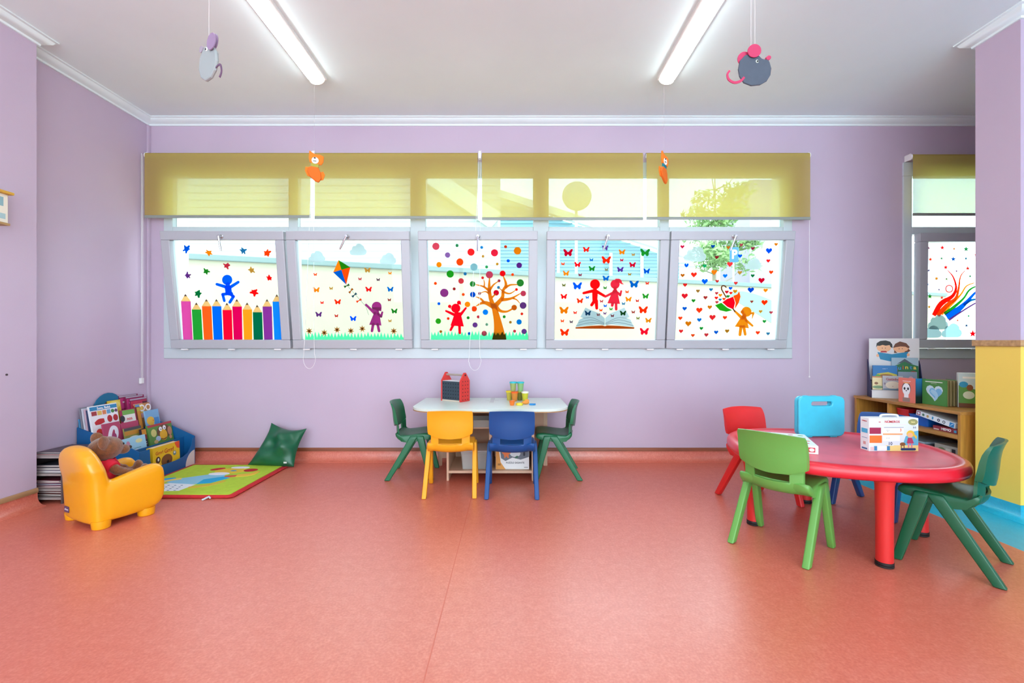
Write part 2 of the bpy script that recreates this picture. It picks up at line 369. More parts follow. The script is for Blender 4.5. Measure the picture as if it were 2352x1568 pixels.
def frame(root, x0, x1, mull, zb=.857, zt=2.50, zr=(1.895, 1.96)):
    bm = nb(); y0, y1 = YB-.012, YB+.06
    box(bm, x0, x1, y0, y1, zb, ZH-.003); box(bm, x0, x1, y0, y1, 2.385, zt); box(bm, x0, x0+.075, y0, y1, ZH-.003, 2.385); box(bm, x1-.075, x1, y0, y1, ZH-.003, 2.385)
    for a, b in mull: box(bm, a, b, y0, y1, ZH-.003, 2.385)
    xs = [x0+.075]+[v for m in mull for v in m]+[x1-.075]
    for i in range(0, len(xs), 2): box(bm, xs[i], xs[i+1], y0, y1, *zr)
    obj('frame', bm, pvcf, root, smooth=0, bevel=.005)
    for i in range(0, len(xs), 2):
        b = nb(); box(b, xs[i], xs[i+1], YB+.03, YB+.036, zr[1], 2.385); obj('pane', b, GLASS, root, smooth=0)
def wroot(name):
    o = bpy.data.objects.new(name, None); COL.objects.link(o); o['kind'] = 'structure'; return o
win = wroot('window_1')
frame(win, -2.916, 2.346, [(-1.872, -1.792), (-.852, -.722), (.178, .308), (1.236, 1.316)])
# sash 1: pencils and a jumping child
s = Sash(win, -2.822, -1.832, (310, 320), 2.905); s.handle(514, 535, 5); s.hinges((430, 537, 642))
for i, (x, y, c, r) in enumerate([(343,730,BLU,30),(493,757,GLD,25),(720,742,STL,25),(880,760,ORG,31),(610,843,ROS,25),(474,880,GRN,25),(776,873,TAN,26),(349,908,PUR,25),(895,925,RED,25),(420,1027,TEA,30),(795,1020,RED,31)]):
    s.loc(o_splat, x, y, r, colr=c, name='paint_splash_sticker', seed=i+1)
s.many([ell(614,937,34), o_cap(545,966,605,984,9,11), o_cap(688,952,628,990,9,11), [(596,975),(640,975),(648,1035),(604,1035)], o_cap(618,965,620,1000,14), o_cap(612,1030,584,1034,10), o_cap(584,1034,595,1076,9), o_cap(640,1035,656,1048,10), o_cap(656,1048,632,1086,10), o_cap(615,1025,640,1030,14)], '#0a86f0', 'child_sticker', 'bright blue sticker of a jumping child')
PB = [(320,388),(388,455),(458,522),(523,588),(590,655),(657,720),(725,785),(790,857),(860,922),(928,992)]
PT = [(305,370,1080),(378,440,1135),(445,508,1113),(513,575,1113),(583,645,1138),(648,712,1115),(718,780,1135),(785,847,1153),(850,912,1115),(917,978,1082)]
PA = [(335,1030),(408,1088),(475,1065),(542,1065),(612,1090),(678,1065),(747,1088),(814,1103),(880,1065),(945,1033)]
PC = [('#d873b4','pink'),('#45b25c','green'),('#ff9242','orange'),('#0a90f0','blue'),('#f5205f','red'),('#dd0f80','magenta'),('#ffc041','yellow'),('#059070','dark green'),('#a95ab0','purple'),('#2aa3e3','sky blue')]
for (a, b), (c, d, t), (e, f), (h, nm) in zip(PB, PT, PA, PC):
    ts = [s.L(*p) for p in ((a+1,1338),(b-4,1338),(d,t),(c,t))]; tip = [s.L(*p) for p in ((c,t),(d,t),(e,f))]; m = .32
    ld = [s.L(e+(c-e)*m, f+(t-f)*m), s.L(e+(d-e)*m, f+(t-f)*m), s.L(e, f)]
    q = nb(); prism(q, ccw(ts), .0008, T(0,.003,0) @ FRONT, 0); prism(q, ccw(tip), .0008, T(0,.003,0) @ FRONT, 1); prism(q, ccw(ld), .0008, T(0,.002,0) @ FRONT, 2)
    lab(obj('pencil_sticker', q, [sticker(h), sticker('#e3c79c'), sticker('#97837a')], s.o, smooth=0), nm+' pencil sticker')
# sash 2: kite and girl
s = Sash(win, -1.813, -.823, (640, 500), 4.356); s.handle(802, 537, -28); s.hinges((708, 815, 918))
for x, y, w, h in ((380,385,165,112),(793,315,168,116),(1092,405,165,116)):
    a, b = s.L(x, y); s.poly(o_cloud(a, b, s.k(w), s.k(h)), '#ccd6d8', 'cloud_sticker', local=True)
kq = nb(); KP = dict(t=(598,422), r=(715,495), b=(675,668), l=(545,545), c=(627,520))
for i, tr in enumerate(('tlc', 'trc', 'lbc', 'rbc')): prism(kq, ccw([s.L(*KP[j]) for j in tr]), .0008, T(0,.003,0) @ FRONT, i)
lab(obj('kite_sticker', kq, [sticker('#f5a528'), sticker('#3fa024'), sticker('#0a80c8'), sticker('#ff7a20')], s.o, smooth=0), 'four coloured kite sticker')
s.many([o_cap(675,668,870,885,1.6), o_cap(870,885,900,970,1.4)], '#8a9a94', 'kite_string_sticker', layer=-1)
for x, y, c, a in ((680,680,'#4a7a48',25),(722,730,'#b8742a',50),(756,773,'#37627c',40),(802,828,'#e0602a',30)):
    u, v = math.cos(R(a)), math.sin(R(a)); P = lambda p, q: (x+p*u+q*v, y-p*v+q*u)
    s.poly([P(-28,-13),P(0,-3),P(28,-13),P(28,13),P(0,3),P(-28,13)], c, 'kite_bow_sticker')
for x, y, w, c in [(365,568,36,ORG),(888,525,64,TAN),(1113,555,36,GLD),(813,613,36,ROS),(995,620,36,'#7a5070'),(377,722,66,GLD),(524,707,38,TAN),(900,717,66,'#e0303a'),(1117,717,64,'#1488c8'),(433,850,36,RED),(590,843,66,'#e84a20'),(1107,822,36,'#a8484c'),(400,968,66,PUR),(577,982,38,'#d03038'),(745,1010,66,'#0a78f0'),(1157,935,64,GRN),(1113,1032,36,TAN)]:
    s.loc(o_bfly, x, y, w, colr=c, name='butterfly_sticker')
GR = []
rn = random.Random(3); x = 266
while x < 1250: GR += [(x, 1150+rn.uniform(-12, 8)), (x+18, 1192+rn.uniform(-4, 12))]; x += 33
s.poly([(262,1236)]+GR+[(1258,1192),(1262,1236)], '#7fe6bb', 'grass_sticker', layer=-1)
for x, y in ((305,1133),(456,1150),(584,1120),(722,1130),(836,1110),(1151,1133)):
    q = nb(); a, b = s.L(x, y); prism(q, ccw(o_star(a, b, s.k(74), 7, .45)), .0008, T(0,.002,0) @ FRONT, 0); prism(q, ell(a, b, s.k(10), n=12), .0008, T(0,.0012,0) @ FRONT, 1)
    obj('flower_sticker', q, [sticker('#bf9660'), sticker('#6f4426')], s.o, smooth=0)
s.many([ell(980,888,49), [(930,895),(1030,895),(1026,935),(985,925),(935,912)], [(962,930),(1002,930),(1028,1078),(905,1070)], o_cap(874,870,960,955,11,15), o_cap(995,960,1024,988,12,12), o_cap(1024,988,1036,946,12,10), o_cap(945,1065,933,1132,14,13), o_cap(990,1065,1004,1132,13,13)], '#b3539c', 'girl_sticker', 'purple sticker of a girl flying the kite')
# sash 3: dots, girl and tree
s = Sash(win, -.755, .2065, (940, 500), 4.356); s.handle(1099, 536, -2); s.hinges((1000, 1202))
GR = []; x = 222
while x < 1180: GR += [(x, 1138+rn.uniform(-12, 8)), (x+16, 1180+rn.uniform(-4, 10))]; x += 34
s.poly([(215,1224)]+GR+[(1188,1180),(1190,1224)], '#7fe6bb', 'grass_sticker', layer=-1)
for x, y, r, c in [(266,285,36,'#dd6f84'),(478,277,16,'#5ba67c'),(383,372,27,'#a782b4'),(506,442,36,'#ff7424'),(297,468,27,GLD),(617,343,36,'#fa4c50'),(725,296,15,'#3f9fd0'),(738,385,14,TAN),(853,350,36,'#de3f62'),(964,289,15,'#d9602c'),(1083,330,37,GLD),(990,430,16,BLU),(880,462,14,'#c9a03c'),(1100,475,28,'#80409a'),(647,492,37,'#9fbcc2'),(774,492,15,'#55a878'),(409,562,36,'#38a838'),(559,560,16,STL),(518,632,28,'#cf5a68'),(261,656,15,ORG),(350,751,42,'#a5559c'),(449,711,15,'#b23c4c'),(540,767,15,'#dd6a2c'),(633,662,28,'#3f9c50'),(635,768,28,'#0a6fc4'),(734,600,14,'#d84048'),(802,570,36,'#c8607c'),(934,557,29,'#e0202c'),(1034,568,14,ORG),(898,630,15,'#b8506c'),(893,697,15,STL),(870,750,28,CRI),(704,757,15,'#b0688a'),(1111,651,36,'#4a9c50'),(1073,717,14,RED),(1141,757,28,'#c85c78'),(1139,877,34,'#845494'),(1050,898,28,'#c97a24'),(582,866,28,GLD),(649,911,28,'#e06424'),(762,944,28,'#1c98d8'),(296,859,15,BLU),(290,1034,28,'#4cb038'),(389,1008,14,'#e05028'),(589,1000,15,GRN),(690,991,15,ROS),(658,1072,26,'#8a58a0'),(776,1067,14,'#86a898'),(950,990,15,GRN),(1012,1045,14,'#b8903c'),(1099,1042,27,'#1090c8'),(1127,961,14,'#d84030'),(1054,1134,15,ROS),(1149,1137,27,'#8a58a0'),(315,1138,14,'#b8842c'),(600,1158,15,BLU),(750,1157,27,'#c8687c')]:
    s.loc(ell, x, y, r, colr=c, name='dot_sticker')
s.many([ell(465,905,46), ell(404,886,17), o_cap(404,886,414,906,9,4), ell(497,848,20), o_cap(500,842,514,866,11,5), [(458,945),(512,945),(546,1088),(412,1078)], o_cap(368,932,462,975,10,16), o_cap(566,903,508,975,10,15), o_cap(438,1075,414,1122,14,12), o_cap(502,1075,505,1152,14,13), o_cap(468,935,478,965,20)], '#ee1740', 'girl_sticker', 'red sticker of a girl with pigtails and raised arms')
TB = [[(900,1218,66),(898,1140,52),(880,1020,36),(852,900,27),(850,860,30)],[(850,905,26),(812,800,19),(800,700,15),(803,600,5)],[(845,890,26),(750,848,17),(665,885,3)],[(750,850,14),(715,810,9),(665,790,3)],[(810,740,15),(745,690,9),(665,668,4)],[(748,695,8),(752,655,6),(745,618,3)],[(808,720,12),(845,668,8),(898,632,3)],[(803,760,12),(760,738,6),(704,757,3)],[(825,800,10),(860,765,6),(872,755,4)],[(852,890,26),(930,800,18),(938,730,14),(968,670,14),(942,585,5)],[(962,700,13),(1010,672,9),(1085,668,5)],[(940,740,12),(1005,758,7),(1070,720,3)],[(920,820,18),(1015,808,12),(1112,757,4)],[(1035,805,9),(1075,820,6),(1108,858,3)],[(870,890,20),(910,930,15),(975,938,10),(1040,905,8)],[(940,745,7),(920,720,5),(895,700,3)]]
s.many([o_strip(b) for b in TB], '#d9962c', 'tree_sticker', 'orange brown sticker of a bare branching tree')
s.poly([(846,1142),(866,1178),(886,1148),(908,1178),(930,1138),(950,1172),(964,1150),(972,1219),(828,1219)], '#6d6420', 'tree_base_sticker', layer=2)
# sash 4: butterflies, two children on an open book
s = Sash(win, .279, 1.265, (1230, 500), 4.356); s.handle(1393, 540, -18); s.hinges((1283, 1388, 1491))
for x, y, w, c in [(326,352,94,CRI),(508,319,66,'#ee4630'),(697,303,62,'#8c62b0'),(866,344,66,GLD),(979,369,36,TAN),(1097,350,96,'#38a84c'),(275,462,38,ORG),(421,469,66,'#ea2030'),(560,422,38,'#0a88c0'),(565,510,66,'#34a244'),(709,424,94,'#f0481c'),(864,424,36,CRI),(710,519,36,'#a8a070'),(849,519,66,'#8050a8'),(971,472,66,'#d01848'),(1113,535,66,'#0a78c8'),(306,557,64,GLD),(447,572,38,'#a84868'),(943,566,36,'#c09a38'),(705,607,66,'#1488c8'),(284,675,38,'#8c8a4c'),(419,684,92,'#0a78d8'),(697,702,36,GRN),(987,667,92,'#0a84c4'),(1119,656,38,'#e04838'),(284,789,66,'#f02834'),(519,798,36,BLU),(445,832,66,'#ee5424'),(917,742,38,ORG),(931,817,64,GLD),(1102,786,66,'#44a848'),(1020,831,36,'#d83c3c'),(661,836,36,ROS),(881,860,36,STL),(698,882,36,BLU),(285,928,92,'#dd9418'),(397,950,38,'#e04038'),(655,925,36,ORG),(756,914,36,'#48b050'),(1078,924,92,'#f0521c'),(979,944,38,'#b85058'),(269,1033,38,'#ee6424'),(358,1042,36,'#7c5878'),(1026,1006,36,'#98945c'),(1130,1028,64,'#dda01c'),(291,1149,92,'#f0521c'),(1089,1140,92,'#e02850'),(524,956,64,'#2c6890'),(629,971,36,'#b07878'),(695,957,34,'#9468a0'),(770,981,36,'#a84858'),(876,956,64,'#2c7038')]:
    s.loc(o_bfly, x, y, w, colr=c, name='butterfly_sticker')
s.many([ell(596,665,50), o_cap(482,753,580,730,13,16), o_cap(610,735,692,783,16,13), [(566,725),(626,725),(618,840),(570,840)], o_cap(584,840,562,872,16,15), o_cap(608,830,613,905,18,14), o_cap(596,705,596,735,18)], '#f5232b', 'boy_sticker', 'red sticker of a boy holding hands')
s.many([ell(797,665,46), o_strip([(800,628,18),(840,630,18),(862,655,8),(882,664,2)]), [(776,722),(818,722),(846,862),(720,855)], o_cap(790,742,700,788,13,11), o_cap(822,748,848,775,12,11), o_cap(848,775,858,734,11,10), o_cap(772,855,768,876,14), o_cap(806,858,808,915,13,13), o_cap(797,700,797,730,16)], '#dd4c66', 'girl_sticker', 'pink sticker of a girl holding hands with the boy')
BL = [(500,898),(560,925),(640,955),(693,1005),(693,1075),(640,1066),(530,1078),(400,1092),(425,1050),(440,1050),(425,1045),(440,1018),(478,1003),(450,992)]
s.poly(BL, '#b9c4c8', 'open_book_sticker', layer=-1); s.poly([(1390-x, y) for x, y in BL], '#c3ccd0', 'open_book_sticker', layer=-1)
s.poly([(400,1095),(560,1080),(672,1076),(695,1084),(718,1076),(830,1080),(990,1095),(988,1111),(402,1109)], '#b96a2c', 'book_cover_sticker', layer=-1)
for sg in (1, -1):
    f = lambda p: (p[0], p[1], p[2]) if sg > 0 else (1390-p[0], p[1], p[2])
    for L_ in ([(480,1005,1.6),(570,1000,1.6),(690,1055,1.6)], [(430,1050,1.6),(560,1022,1.6),(688,1062,1.6)], [(410,1080,1.6),(560,1048,1.6),(684,1070,1.6)]):
        s.many([o_strip([f(p) for p in L_])], '#6f7d88', 'page_line_sticker')
# sash 5: hearts, umbrella and girl
s = Sash(win, 1.276, 2.272, (1510, 500), 4.357); s.handle(1681, 538, -18); s.hinges((1558, 1662, 1766))
for x, y, w, c in [(251,290,44,'#c83c68'),(557,286,42,'#0a6cb8'),(711,298,38,'#d89a48'),(841,272,38,'#c8707c'),(956,307,38,'#b83c6c'),(1189,266,36,GLD),(1118,330,62,'#0a78dc'),(596,396,40,'#a83c48'),(828,383,44,BLU),(1111,431,40,'#e83c34'),(292,477,48,'#0a78c8'),(474,483,42,'#2cb080'),(727,466,58,'#f06064'),(253,577,46,'#b87c28'),(366,570,64,'#f04c38'),(569,545,62,'#e09a2c'),(679,582,46,'#1898dc'),(826,549,44,TAN),(955,580,38,'#109450'),(1140,545,44,ORG),(1043,627,64,CRI),(475,636,64,'#0a80d4'),(600,634,38,'#c84c48'),(786,654,38,'#d85850'),(278,672,42,'#d83838'),(407,733,38,'#b08848'),(538,719,38,STL),(936,723,64,'#0a6cc8'),(1084,727,44,GLD),(274,783,64,'#d83850'),(362,830,40,GRN),(482,799,42,'#b84c50'),(946,839,34,'#b85c5c'),(1073,848,64,'#ee5218'),(273,909,46,'#0a78c8'),(420,925,64,'#ee5828'),(525,895,46,'#d09028'),(1034,938,38,'#d0a050'),(1139,948,38,'#c86478'),(230,1005,44,'#e86030'),(310,1060,62,'#d0901c'),(420,1022,46,'#1888c8'),(552,997,64,'#d84450'),(677,999,44,'#e05c2c'),(1072,1037,38,'#3ca860'),(237,1135,44,'#d84450'),(356,1177,38,'#d8642c'),(441,1107,38,'#1ca050'),(491,1172,44,'#c84c5c'),(589,1146,44,'#0a78c8'),(699,1134,44,'#b88c30'),(1006,1150,44,'#e85c30'),(1109,1160,38,'#5898b8'),(594,755,34,ROS),(631,775,38,GLD),(591,802,36,RED),(597,845,34,ROS),(629,820,32,STL),(668,813,34,ORG),(696,743,38,CRI),(733,706,38,BLU),(737,753,34,RED),(779,737,44,'#d09a28'),(708,787,34,GRN)]:
    s.loc(o_heart, x, y, w, colr=c, name='heart_sticker')
for x, y, w, h in ((378,360,225,157),(963,458,160,112)):
    a, b = s.L(x, y); s.poly(o_cloud(a, b, s.k(w), s.k(h)), '#ccd4d4', 'cloud_sticker', local=True)
uq = nb()
for i, P in enumerate(([(577,875),(640,850),(700,900),(750,925),(690,940),(625,925)], [(650,845),(700,810),(720,805),(760,788),(778,850),(762,917),(700,890)], [(760,780),(800,765),(820,735),(833,790),(815,850),(775,912),(785,850)])):
    prism(uq, ccw([s.L(*p) for p in P]), .0008, T(0,.0022,0) @ FRONT, i)
lab(obj('umbrella_sticker', uq, [sticker('#45ae35'), sticker('#e3123c'), sticker('#ff7d26')], s.o, smooth=0), 'upturned umbrella sticker in green, red and orange')
s.many([o_strip([(692,800,6),(665,755,6),(643,712,6),(648,684,6),(670,680,6),(692,697,6)]), o_cap(758,910,776,938,6)], '#8c5c3c', 'umbrella_handle_sticker', layer=1)
s.many([ell(893,940,50), ell(852,942,18), o_strip([(935,960,8),(962,952,10),(955,980,6),(950,1008,2)]), [(848,978),(888,978),(916,1105),(777,1088)], o_cap(774,932,850,1005,9,17), o_cap(888,1025,952,1080,14,10), o_cap(838,1090,827,1170,16,14), o_cap(865,1090,880,1166,15,13), o_cap(868,975,868,1000,18)], '#dea22c', 'girl_sticker', 'golden yellow sticker of a girl holding the umbrella')
# right window: rainbow and stars
win2 = wroot('window_2'); frame(win2, 3.275, 4.26, [])
s = Sash(win2, 3.365, 4.18, (2040, 320), 3.266, .8); s.handle(2236, 545, 80); s.hinges((2131, 2230))
for x, y, w, c in [(306,815,28,'#a05878'),(408,811,42,'#e05050'),(497,820,26,'#c8903c'),(587,822,44,'#489c68'),(662,865,36,'#f07040'),(319,899,38,'#e06c48'),(403,892,26,'#489c68'),(491,897,42,'#2c7cb8'),(586,893,28,'#2c8ca0'),(307,982,26,'#78688c'),(434,959,40,'#e84440'),(515,987,26,'#a87090'),(599,967,38,'#d8584c'),(365,1043,38,'#d09a38'),(440,1047,28,'#909c60'),(617,1026,26,'#489c68'),(298,1086,26,'#2890c8'),(384,1127,24,'#886c90'),(315,1177,38,'#48a850'),(405,1187,26,'#e84438'),(310,1256,26,'#d8a828'),(276,1338,24,'#d87048'),(523,1357,24,'#d87848'),(606,1324,26,'#68b088'),(590,1396,30,'#587090'),(637,1457,60,'#f5233c'),(720,900,40,BLU),(760,1000,36,RED),(740,1380,36,GLD)]:
    s.loc(o_star, x, y, w, colr=c, name='star_sticker')
for P, c in (([(345,1320,18),(400,1232,22),(485,1175,16),(512,1110,10),(490,1030,6),(447,980,3)], '#ee4030'), ([(372,1320,20),(450,1238,18),(510,1190,13),(532,1115,9),(545,1030,5),(580,982,3)], '#fb7a2c'), ([(402,1310,13),(485,1232,10),(550,1160,8),(590,1100,6),(650,1075,4)], '#e8a83c'), ([(425,1308,14),(505,1250,13),(570,1190,9),(610,1132,8),(665,1102,6),(740,1100,6)], '#48ac50'), ([(440,1330,28),(525,1278,26),(590,1220,16),(665,1142,9),(740,1100,6)], '#0a88e0'), ([(570,1242,12),(620,1208,10),(665,1198,8),(740,1190,6)], '#2c90b8'), ([(458,1355,10),(540,1300,7),(665,1225,6),(740,1210,5)], '#8c649c')):
    s.many([o_strip([(a, b, w*.85) for a, b, w in P])], c, 'rainbow_sticker', layer=-1)
ring = ell(460,1120,29,n=28)+[(489,1119.9)]+[p for p in ell(460,1120,22,n=28)[::-1]]
s.many([o_strip([(460+26*math.cos(2*PI*k/12), 1120+26*math.sin(2*PI*k/12), 4) for k in range(13)], 3)], '#e05048', 'rainbow_sticker')
for x, y, w, h, c in ((330,1440,150,95,'#b9c8cc'),(480,1430,155,110,'#bcd0d4'),(375,1368,155,115,'#b4c2c2')):
    a, b = s.L(x, y); s.poly(o_cloud(a, b, s.k(w), s.k(h)), c, 'cloud_sticker', local=True, layer=(1 if x == 375 else 0))
# ----------------------------------------------------------------- roller blinds
def blind_mat():
    m = bpy.data.materials.new('blind_mesh_fabric'); m.use_nodes = True; nt = m.node_tree
    tc = nt.nodes.new('ShaderNodeTexCoord'); wv = nt.nodes.new('ShaderNodeTexNoise'); mp = nt.nodes.new('ShaderNodeMapping')
    mp.inputs['Scale'].default_value = (6, 6, 160); nt.links.new(tc.outputs['Object'], mp.inputs[0]); nt.links.new(mp.outputs[0], wv.inputs['Vector'])
    r = nt.nodes.new('ShaderNodeValToRGB'); r.color_ramp.elements[0].color = hx('#d0ac6a'); r.color_ramp.elements[1].color = hx('#e0c188')
    nt.links.new(wv.outputs['Fac'], r.inputs[0])
    d = nt.nodes.new('ShaderNodeBsdfDiffuse'); t = nt.nodes.new('ShaderNodeBsdfTranslucent'); t.inputs[0].default_value = hx('#f8ea84')
    nt.links.new(r.outputs[0], d.inputs[0]); m1 = nt.nodes.new('ShaderNodeMixShader'); m1.inputs[0].default_value = .48
    nt.links.new(d.outputs[0], m1.inputs[1]); nt.links.new(t.outputs[0], m1.inputs[2])
    tr = nt.nodes.new('ShaderNodeBsdfTransparent'); tr.inputs[0].default_value = (.80, .92, .95, 1); m2 = nt.nodes.new('ShaderNodeMixShader'); m2.inputs[0].default_value = .65
    nt.links.new(tr.outputs[0], m2.inputs[1]); nt.links.new(m1.outputs[0], m2.inputs[2]); nt.links.new(m2.outputs[0], nt.nodes['Material Output'].inputs[0]); return m
BLM = blind_mat()
YBL = 3.715
def X_(px, Y): return (px-1176)/F*Y
def Z_(py, Y): return 1+(784-py)/F*Y
def blind(x0, x1, zt, zb, label, chain=None, left=True, right=True):
    t = thing('roller_blind', label, 'roller blind', ((x0+x1)/2, YBL, zb), group='yellow roller blinds'); w = (x1-x0)/2; h = zt-zb
    bm = nb(); n = 14; top = h-.045; pr = [(-.0, z) for z in (0, top*.35, top*.7, top)]
    P = [(0, 0), (0, top)]+[(.022-.022*math.cos(a), top+.022*math.sin(a)) for a in [PI*k/8 for k in range(1, 9)]]
    prof = P+[(y+.0008, z) for y, z in P[::-1]]
    loft(bm, [[Vector((x, y, z)) for y, z in prof] for x in (-w, w)]); obj('fabric', bm, BLM, t, smooth=40)
    bm = nb(); tube(bm, [(-w, .022, top), (w, .022, top)], .018, 14); obj('roller_tube', bm, whitep, t)
    bm = nb(); prism(bm, rrect(-.006, .006, -.012, .012, .005), 2*w, T(-w, 0, -.005) @ RZ(90) @ RX(90)); obj('bottom_bar', bm, mat('#8f968f', rough=.4), t, bevel=.001)
    for sgn, on in ((-1, left), (1, right)):
        if on:
            bm = nb(); lathe(bm, [(.024, 0), (.026, .004), (.02, .010)], 16, 0, T(sgn*(w), .022, top) @ RY(90*sgn)); box(bm, sgn*w-(.004), sgn*w+.004, .02, .078, top-.02, top+.03); obj('bracket', bm, whitep, t, bevel=.001)
    if chain:
        pxa, pxb, pyb, spread = chain; bm = nb(); xa = X_(pxa, YBL)-(x0+x1)/2; xb = X_(pxb, YBL)-(x0+x1)/2
        z1 = Z_(pyb, YBL)-zb; pts = []
        for k in range(13):
            a = PI+PI*k/12; pts.append((xb+spread*math.cos(a), -.012, z1+.09+.09*math.sin(a)))
        P = [(xa-.008, .01, top+.01), (xa-.008, -.006, top-.1), (xb-spread*.75, -.010, z1+.28)]+pts+[(xb+spread*.75, -.010, z1+.28), (xa+.008, -.006, top-.1), (xa+.008, .01, top+.01)]
        tube(bm, catmull(P, 3), .0017, 6); obj('bead_chain', bm, whitep, t)
        bm = nb(); box(bm, xa-.012, xa+.012, -.004, .03, top-.03, top+.03); obj('chain_clutch', bm, whitep, t, bevel=.003)
bl = 2.577
blind(X_(332,YBL), X_(713,YBL), bl, Z_(496,YBL), 'yellow roller blind leftmost of the four, beside the left wall', (719, 712, 846, .05), True, False)
blind(X_(723,YBL), X_(1097,YBL), bl, Z_(498,YBL), 'yellow roller blind above the kite window', (1102, 1091, 850, .05), False, False)
blind(X_(1107,YBL), X_(1477,YBL), bl, Z_(501,YBL), 'yellow roller blind above the butterfly and open book window', None, False, False)
blind(X_(1485,YBL), X_(1861,YBL), bl, Z_(500,YBL), 'yellow roller blind above the hearts window, its cord hanging on the right', None, False, True)
blind(X_(2097,YBL), 4.28, 2.565, Z_(491,YBL), 'yellow roller blind on the narrow window behind the yellow pillar', None, True, False)
# single cords: right end of the fourth blind, and the corner chain with its wall tensioner
t = thing('pull_cord', 'thin white blind cord hanging down the wall right of the hearts window', 'cord', (X_(1860,3.74), 3.745, Z_(865,3.745)))
bm = nb(); tube(bm, [(0, 0, 0), (0, 0, 1.5)], .0016, 6); obj('cord', bm, whitep, t); bm = nb(); ball(bm, (0, 0, 0), .005, .005, .009); obj('weight', bm, whitep, t)
t = thing('pull_cord', 'white chain in the left corner running down to a small wall bracket', 'cord', (XL+.016, 3.70, Z_(875,3.70)))
bm = nb()
for dx in (0, .014): tube(bm, [(0, dx, 0), (0, dx, 1.86)], .0018, 6)
obj('cord', bm, whitep, t); bm = nb(); box(bm, -.015, .006, -.008, .022, -.02, .025); obj('wall_bracket', bm, whitep, t, bevel=.003)
# corner cable duct
bm = nb(); box(bm, XL, XL+.016, YB-.03, YB, .11, H-.055); struct('trim_5', bm, lilac, smooth=0, bevel=.003)
# ----------------------------------------------------------------- ceiling lamps
def batten(x, y0, y1, label, strength=LAMP):
    t = thing('ceiling_lamp', label, 'ceiling lamp', (x, (y0+y1)/2, H)); l = (y1-y0)/2
    prof = [(-.065, 0), (-.065, -.018), (-.058, -.022), (.058, -.022), (.065, -.018), (.065, 0)]
    bm = nb(); loft(bm, [[Vector((px, y, pz)) for px, pz in prof] for y in (-l, l)]); obj('housing', bm, mat('#e9e7e3', rough=.5), t, smooth=0)
    D = [(.052*math.cos(a), -.022-.035*math.sin(a)) for a in [PI*k/12 for k in range(13)]]
    bm = nb(); R_ = []
    for y, k in ((-l+.012, 1), (-l+.03, 1), (l-.05, 1), (l-.028, .93), (l-.012, .7)): R_.append([Vector((px*k, y, -.022+(pz+.022)*k)) for px, pz in D])
    loft(bm, R_); obj('diffuser', bm, emis('lamp_glow', (.88, .98, 1), strength), t, smooth=60)
    for sg in (-1, 1):
        bm = nb(); loft(bm, [[Vector((px*k, sg*(l-.008+e), -.002+(pz+.004)*k)) for px, pz in D] for e, k in ((0, 1.03), (.008, .98), (.014, .8))]); obj('end_cap', bm, mat('#e8dfc4', rough=.5), t, smooth=50)
batten(-1.37, 1.69, 3.19, 'white linear ceiling lamp on the left, nearest the kite window')
batten(1.086, 1.69, 3.19, 'white linear ceiling lamp on the right, above the red table side')
for x in (-1.37, 1.086):  # extra battens out of view, added to fill the room with light
    batten(x, -.3, 1.2, 'added white linear fill lamp, unseen behind the viewer, '+('left' if x < 0 else 'right')+' row, middle')
    batten(x, -2.4, -.9, 'added white linear fill lamp, unseen behind the viewer, '+('left' if x < 0 else 'right')+' row, rear')
# ----------------------------------------------------------------- outdoors
bm = nb(); box(bm, -40, 60, YB+.24, 80, -.6, -.5); struct('ground', bm, mat('#c9c4b8', rough=.9, noise=.1, nscale=3), smooth=0)
t = thing('garden_wall', 'cream rendered garden wall with a grey coping outside the windows', 'wall', (-4.37, 6.2, -.5), math.degrees(math.atan2(3.25, 9.72)))
bm = nb(); box(bm, -4, 16, 0, .2, 0, 2.62); M = T(10.2, 0, 1.45) @ FRONT
obj('wall_panel', bm, mat('#938c76', rough=.85, noise=.03, nscale=4), t, smooth=0)
bm = nb(); prism(bm, ccw(o_strip([(9.25,2.45,.05),(9.6,2.38,.14),(10.1,2.22,.2),(10.6,2.02,.22),(11.3,1.8,.15)])), .004, FRONT); lab(obj('green_patch', bm, mat('#6c9c78', rough=.8), t, smooth=0), 'pale green swoosh standing in for an outdoor object')  # flat stand-in for a green outdoor object, laid on the garden wall
bm = nb(); box(bm, -4, 16, -.04, .24, 2.62, 2.7); obj('coping', bm, mat('#64726f', rough=.8), t, smooth=0, bevel=.01)
def facade(name, label, px0, px1, Y, ztop, colr, cat='building', slats=0, dz=0, depth=3):
    x0, x1 = X_(px0, Y), X_(px1, Y); t = thing(name, label, cat, ((x0+x1)/2, Y, -.5)); w = (x1-x0)/2
    bm = nb(); box(bm, -w, w, 0, depth, 0, ztop+.5) if dz == 0 else loft(bm, [[Vector((-w,y,0)), Vector((w,y,0)), Vector((w,y,ztop+.5-dz)), Vector((-w,y,ztop+.5))] for y in (0, depth)])
    obj('walls', bm, mat(colr, rough=.8, noise=.03, nscale=1), t, smooth=0); return t, w
t, w = facade('house', 'big white house beyond the garden wall on the left', -500, 1143, 12.5, 7.5, '#a7aeaa')
bm = nb(); prism(bm, [(0, 0), (-9, 6.2), (-9, 6.6), (.3, .35)], .25, T(w-.2, -.05, 4.6) @ FRONT); lab(obj('roof_verge', bm, mat('#cfd8d0', rough=.8), t, smooth=0), 'sloping roof edge')
bm = nb()
for z in [.2*k for k in range(30)]: box(bm, -w, w, -.012, 0, z, z+.012)
obj('boarding', bm, mat('#9aa29e', rough=.8), t, smooth=0)
t, w = facade('louvred_building', 'pale blue louvred building seen behind the butterfly window', 1146, 1560, 19, 7.0, '#7fa2ac', dz=2.6)
bm = nb()
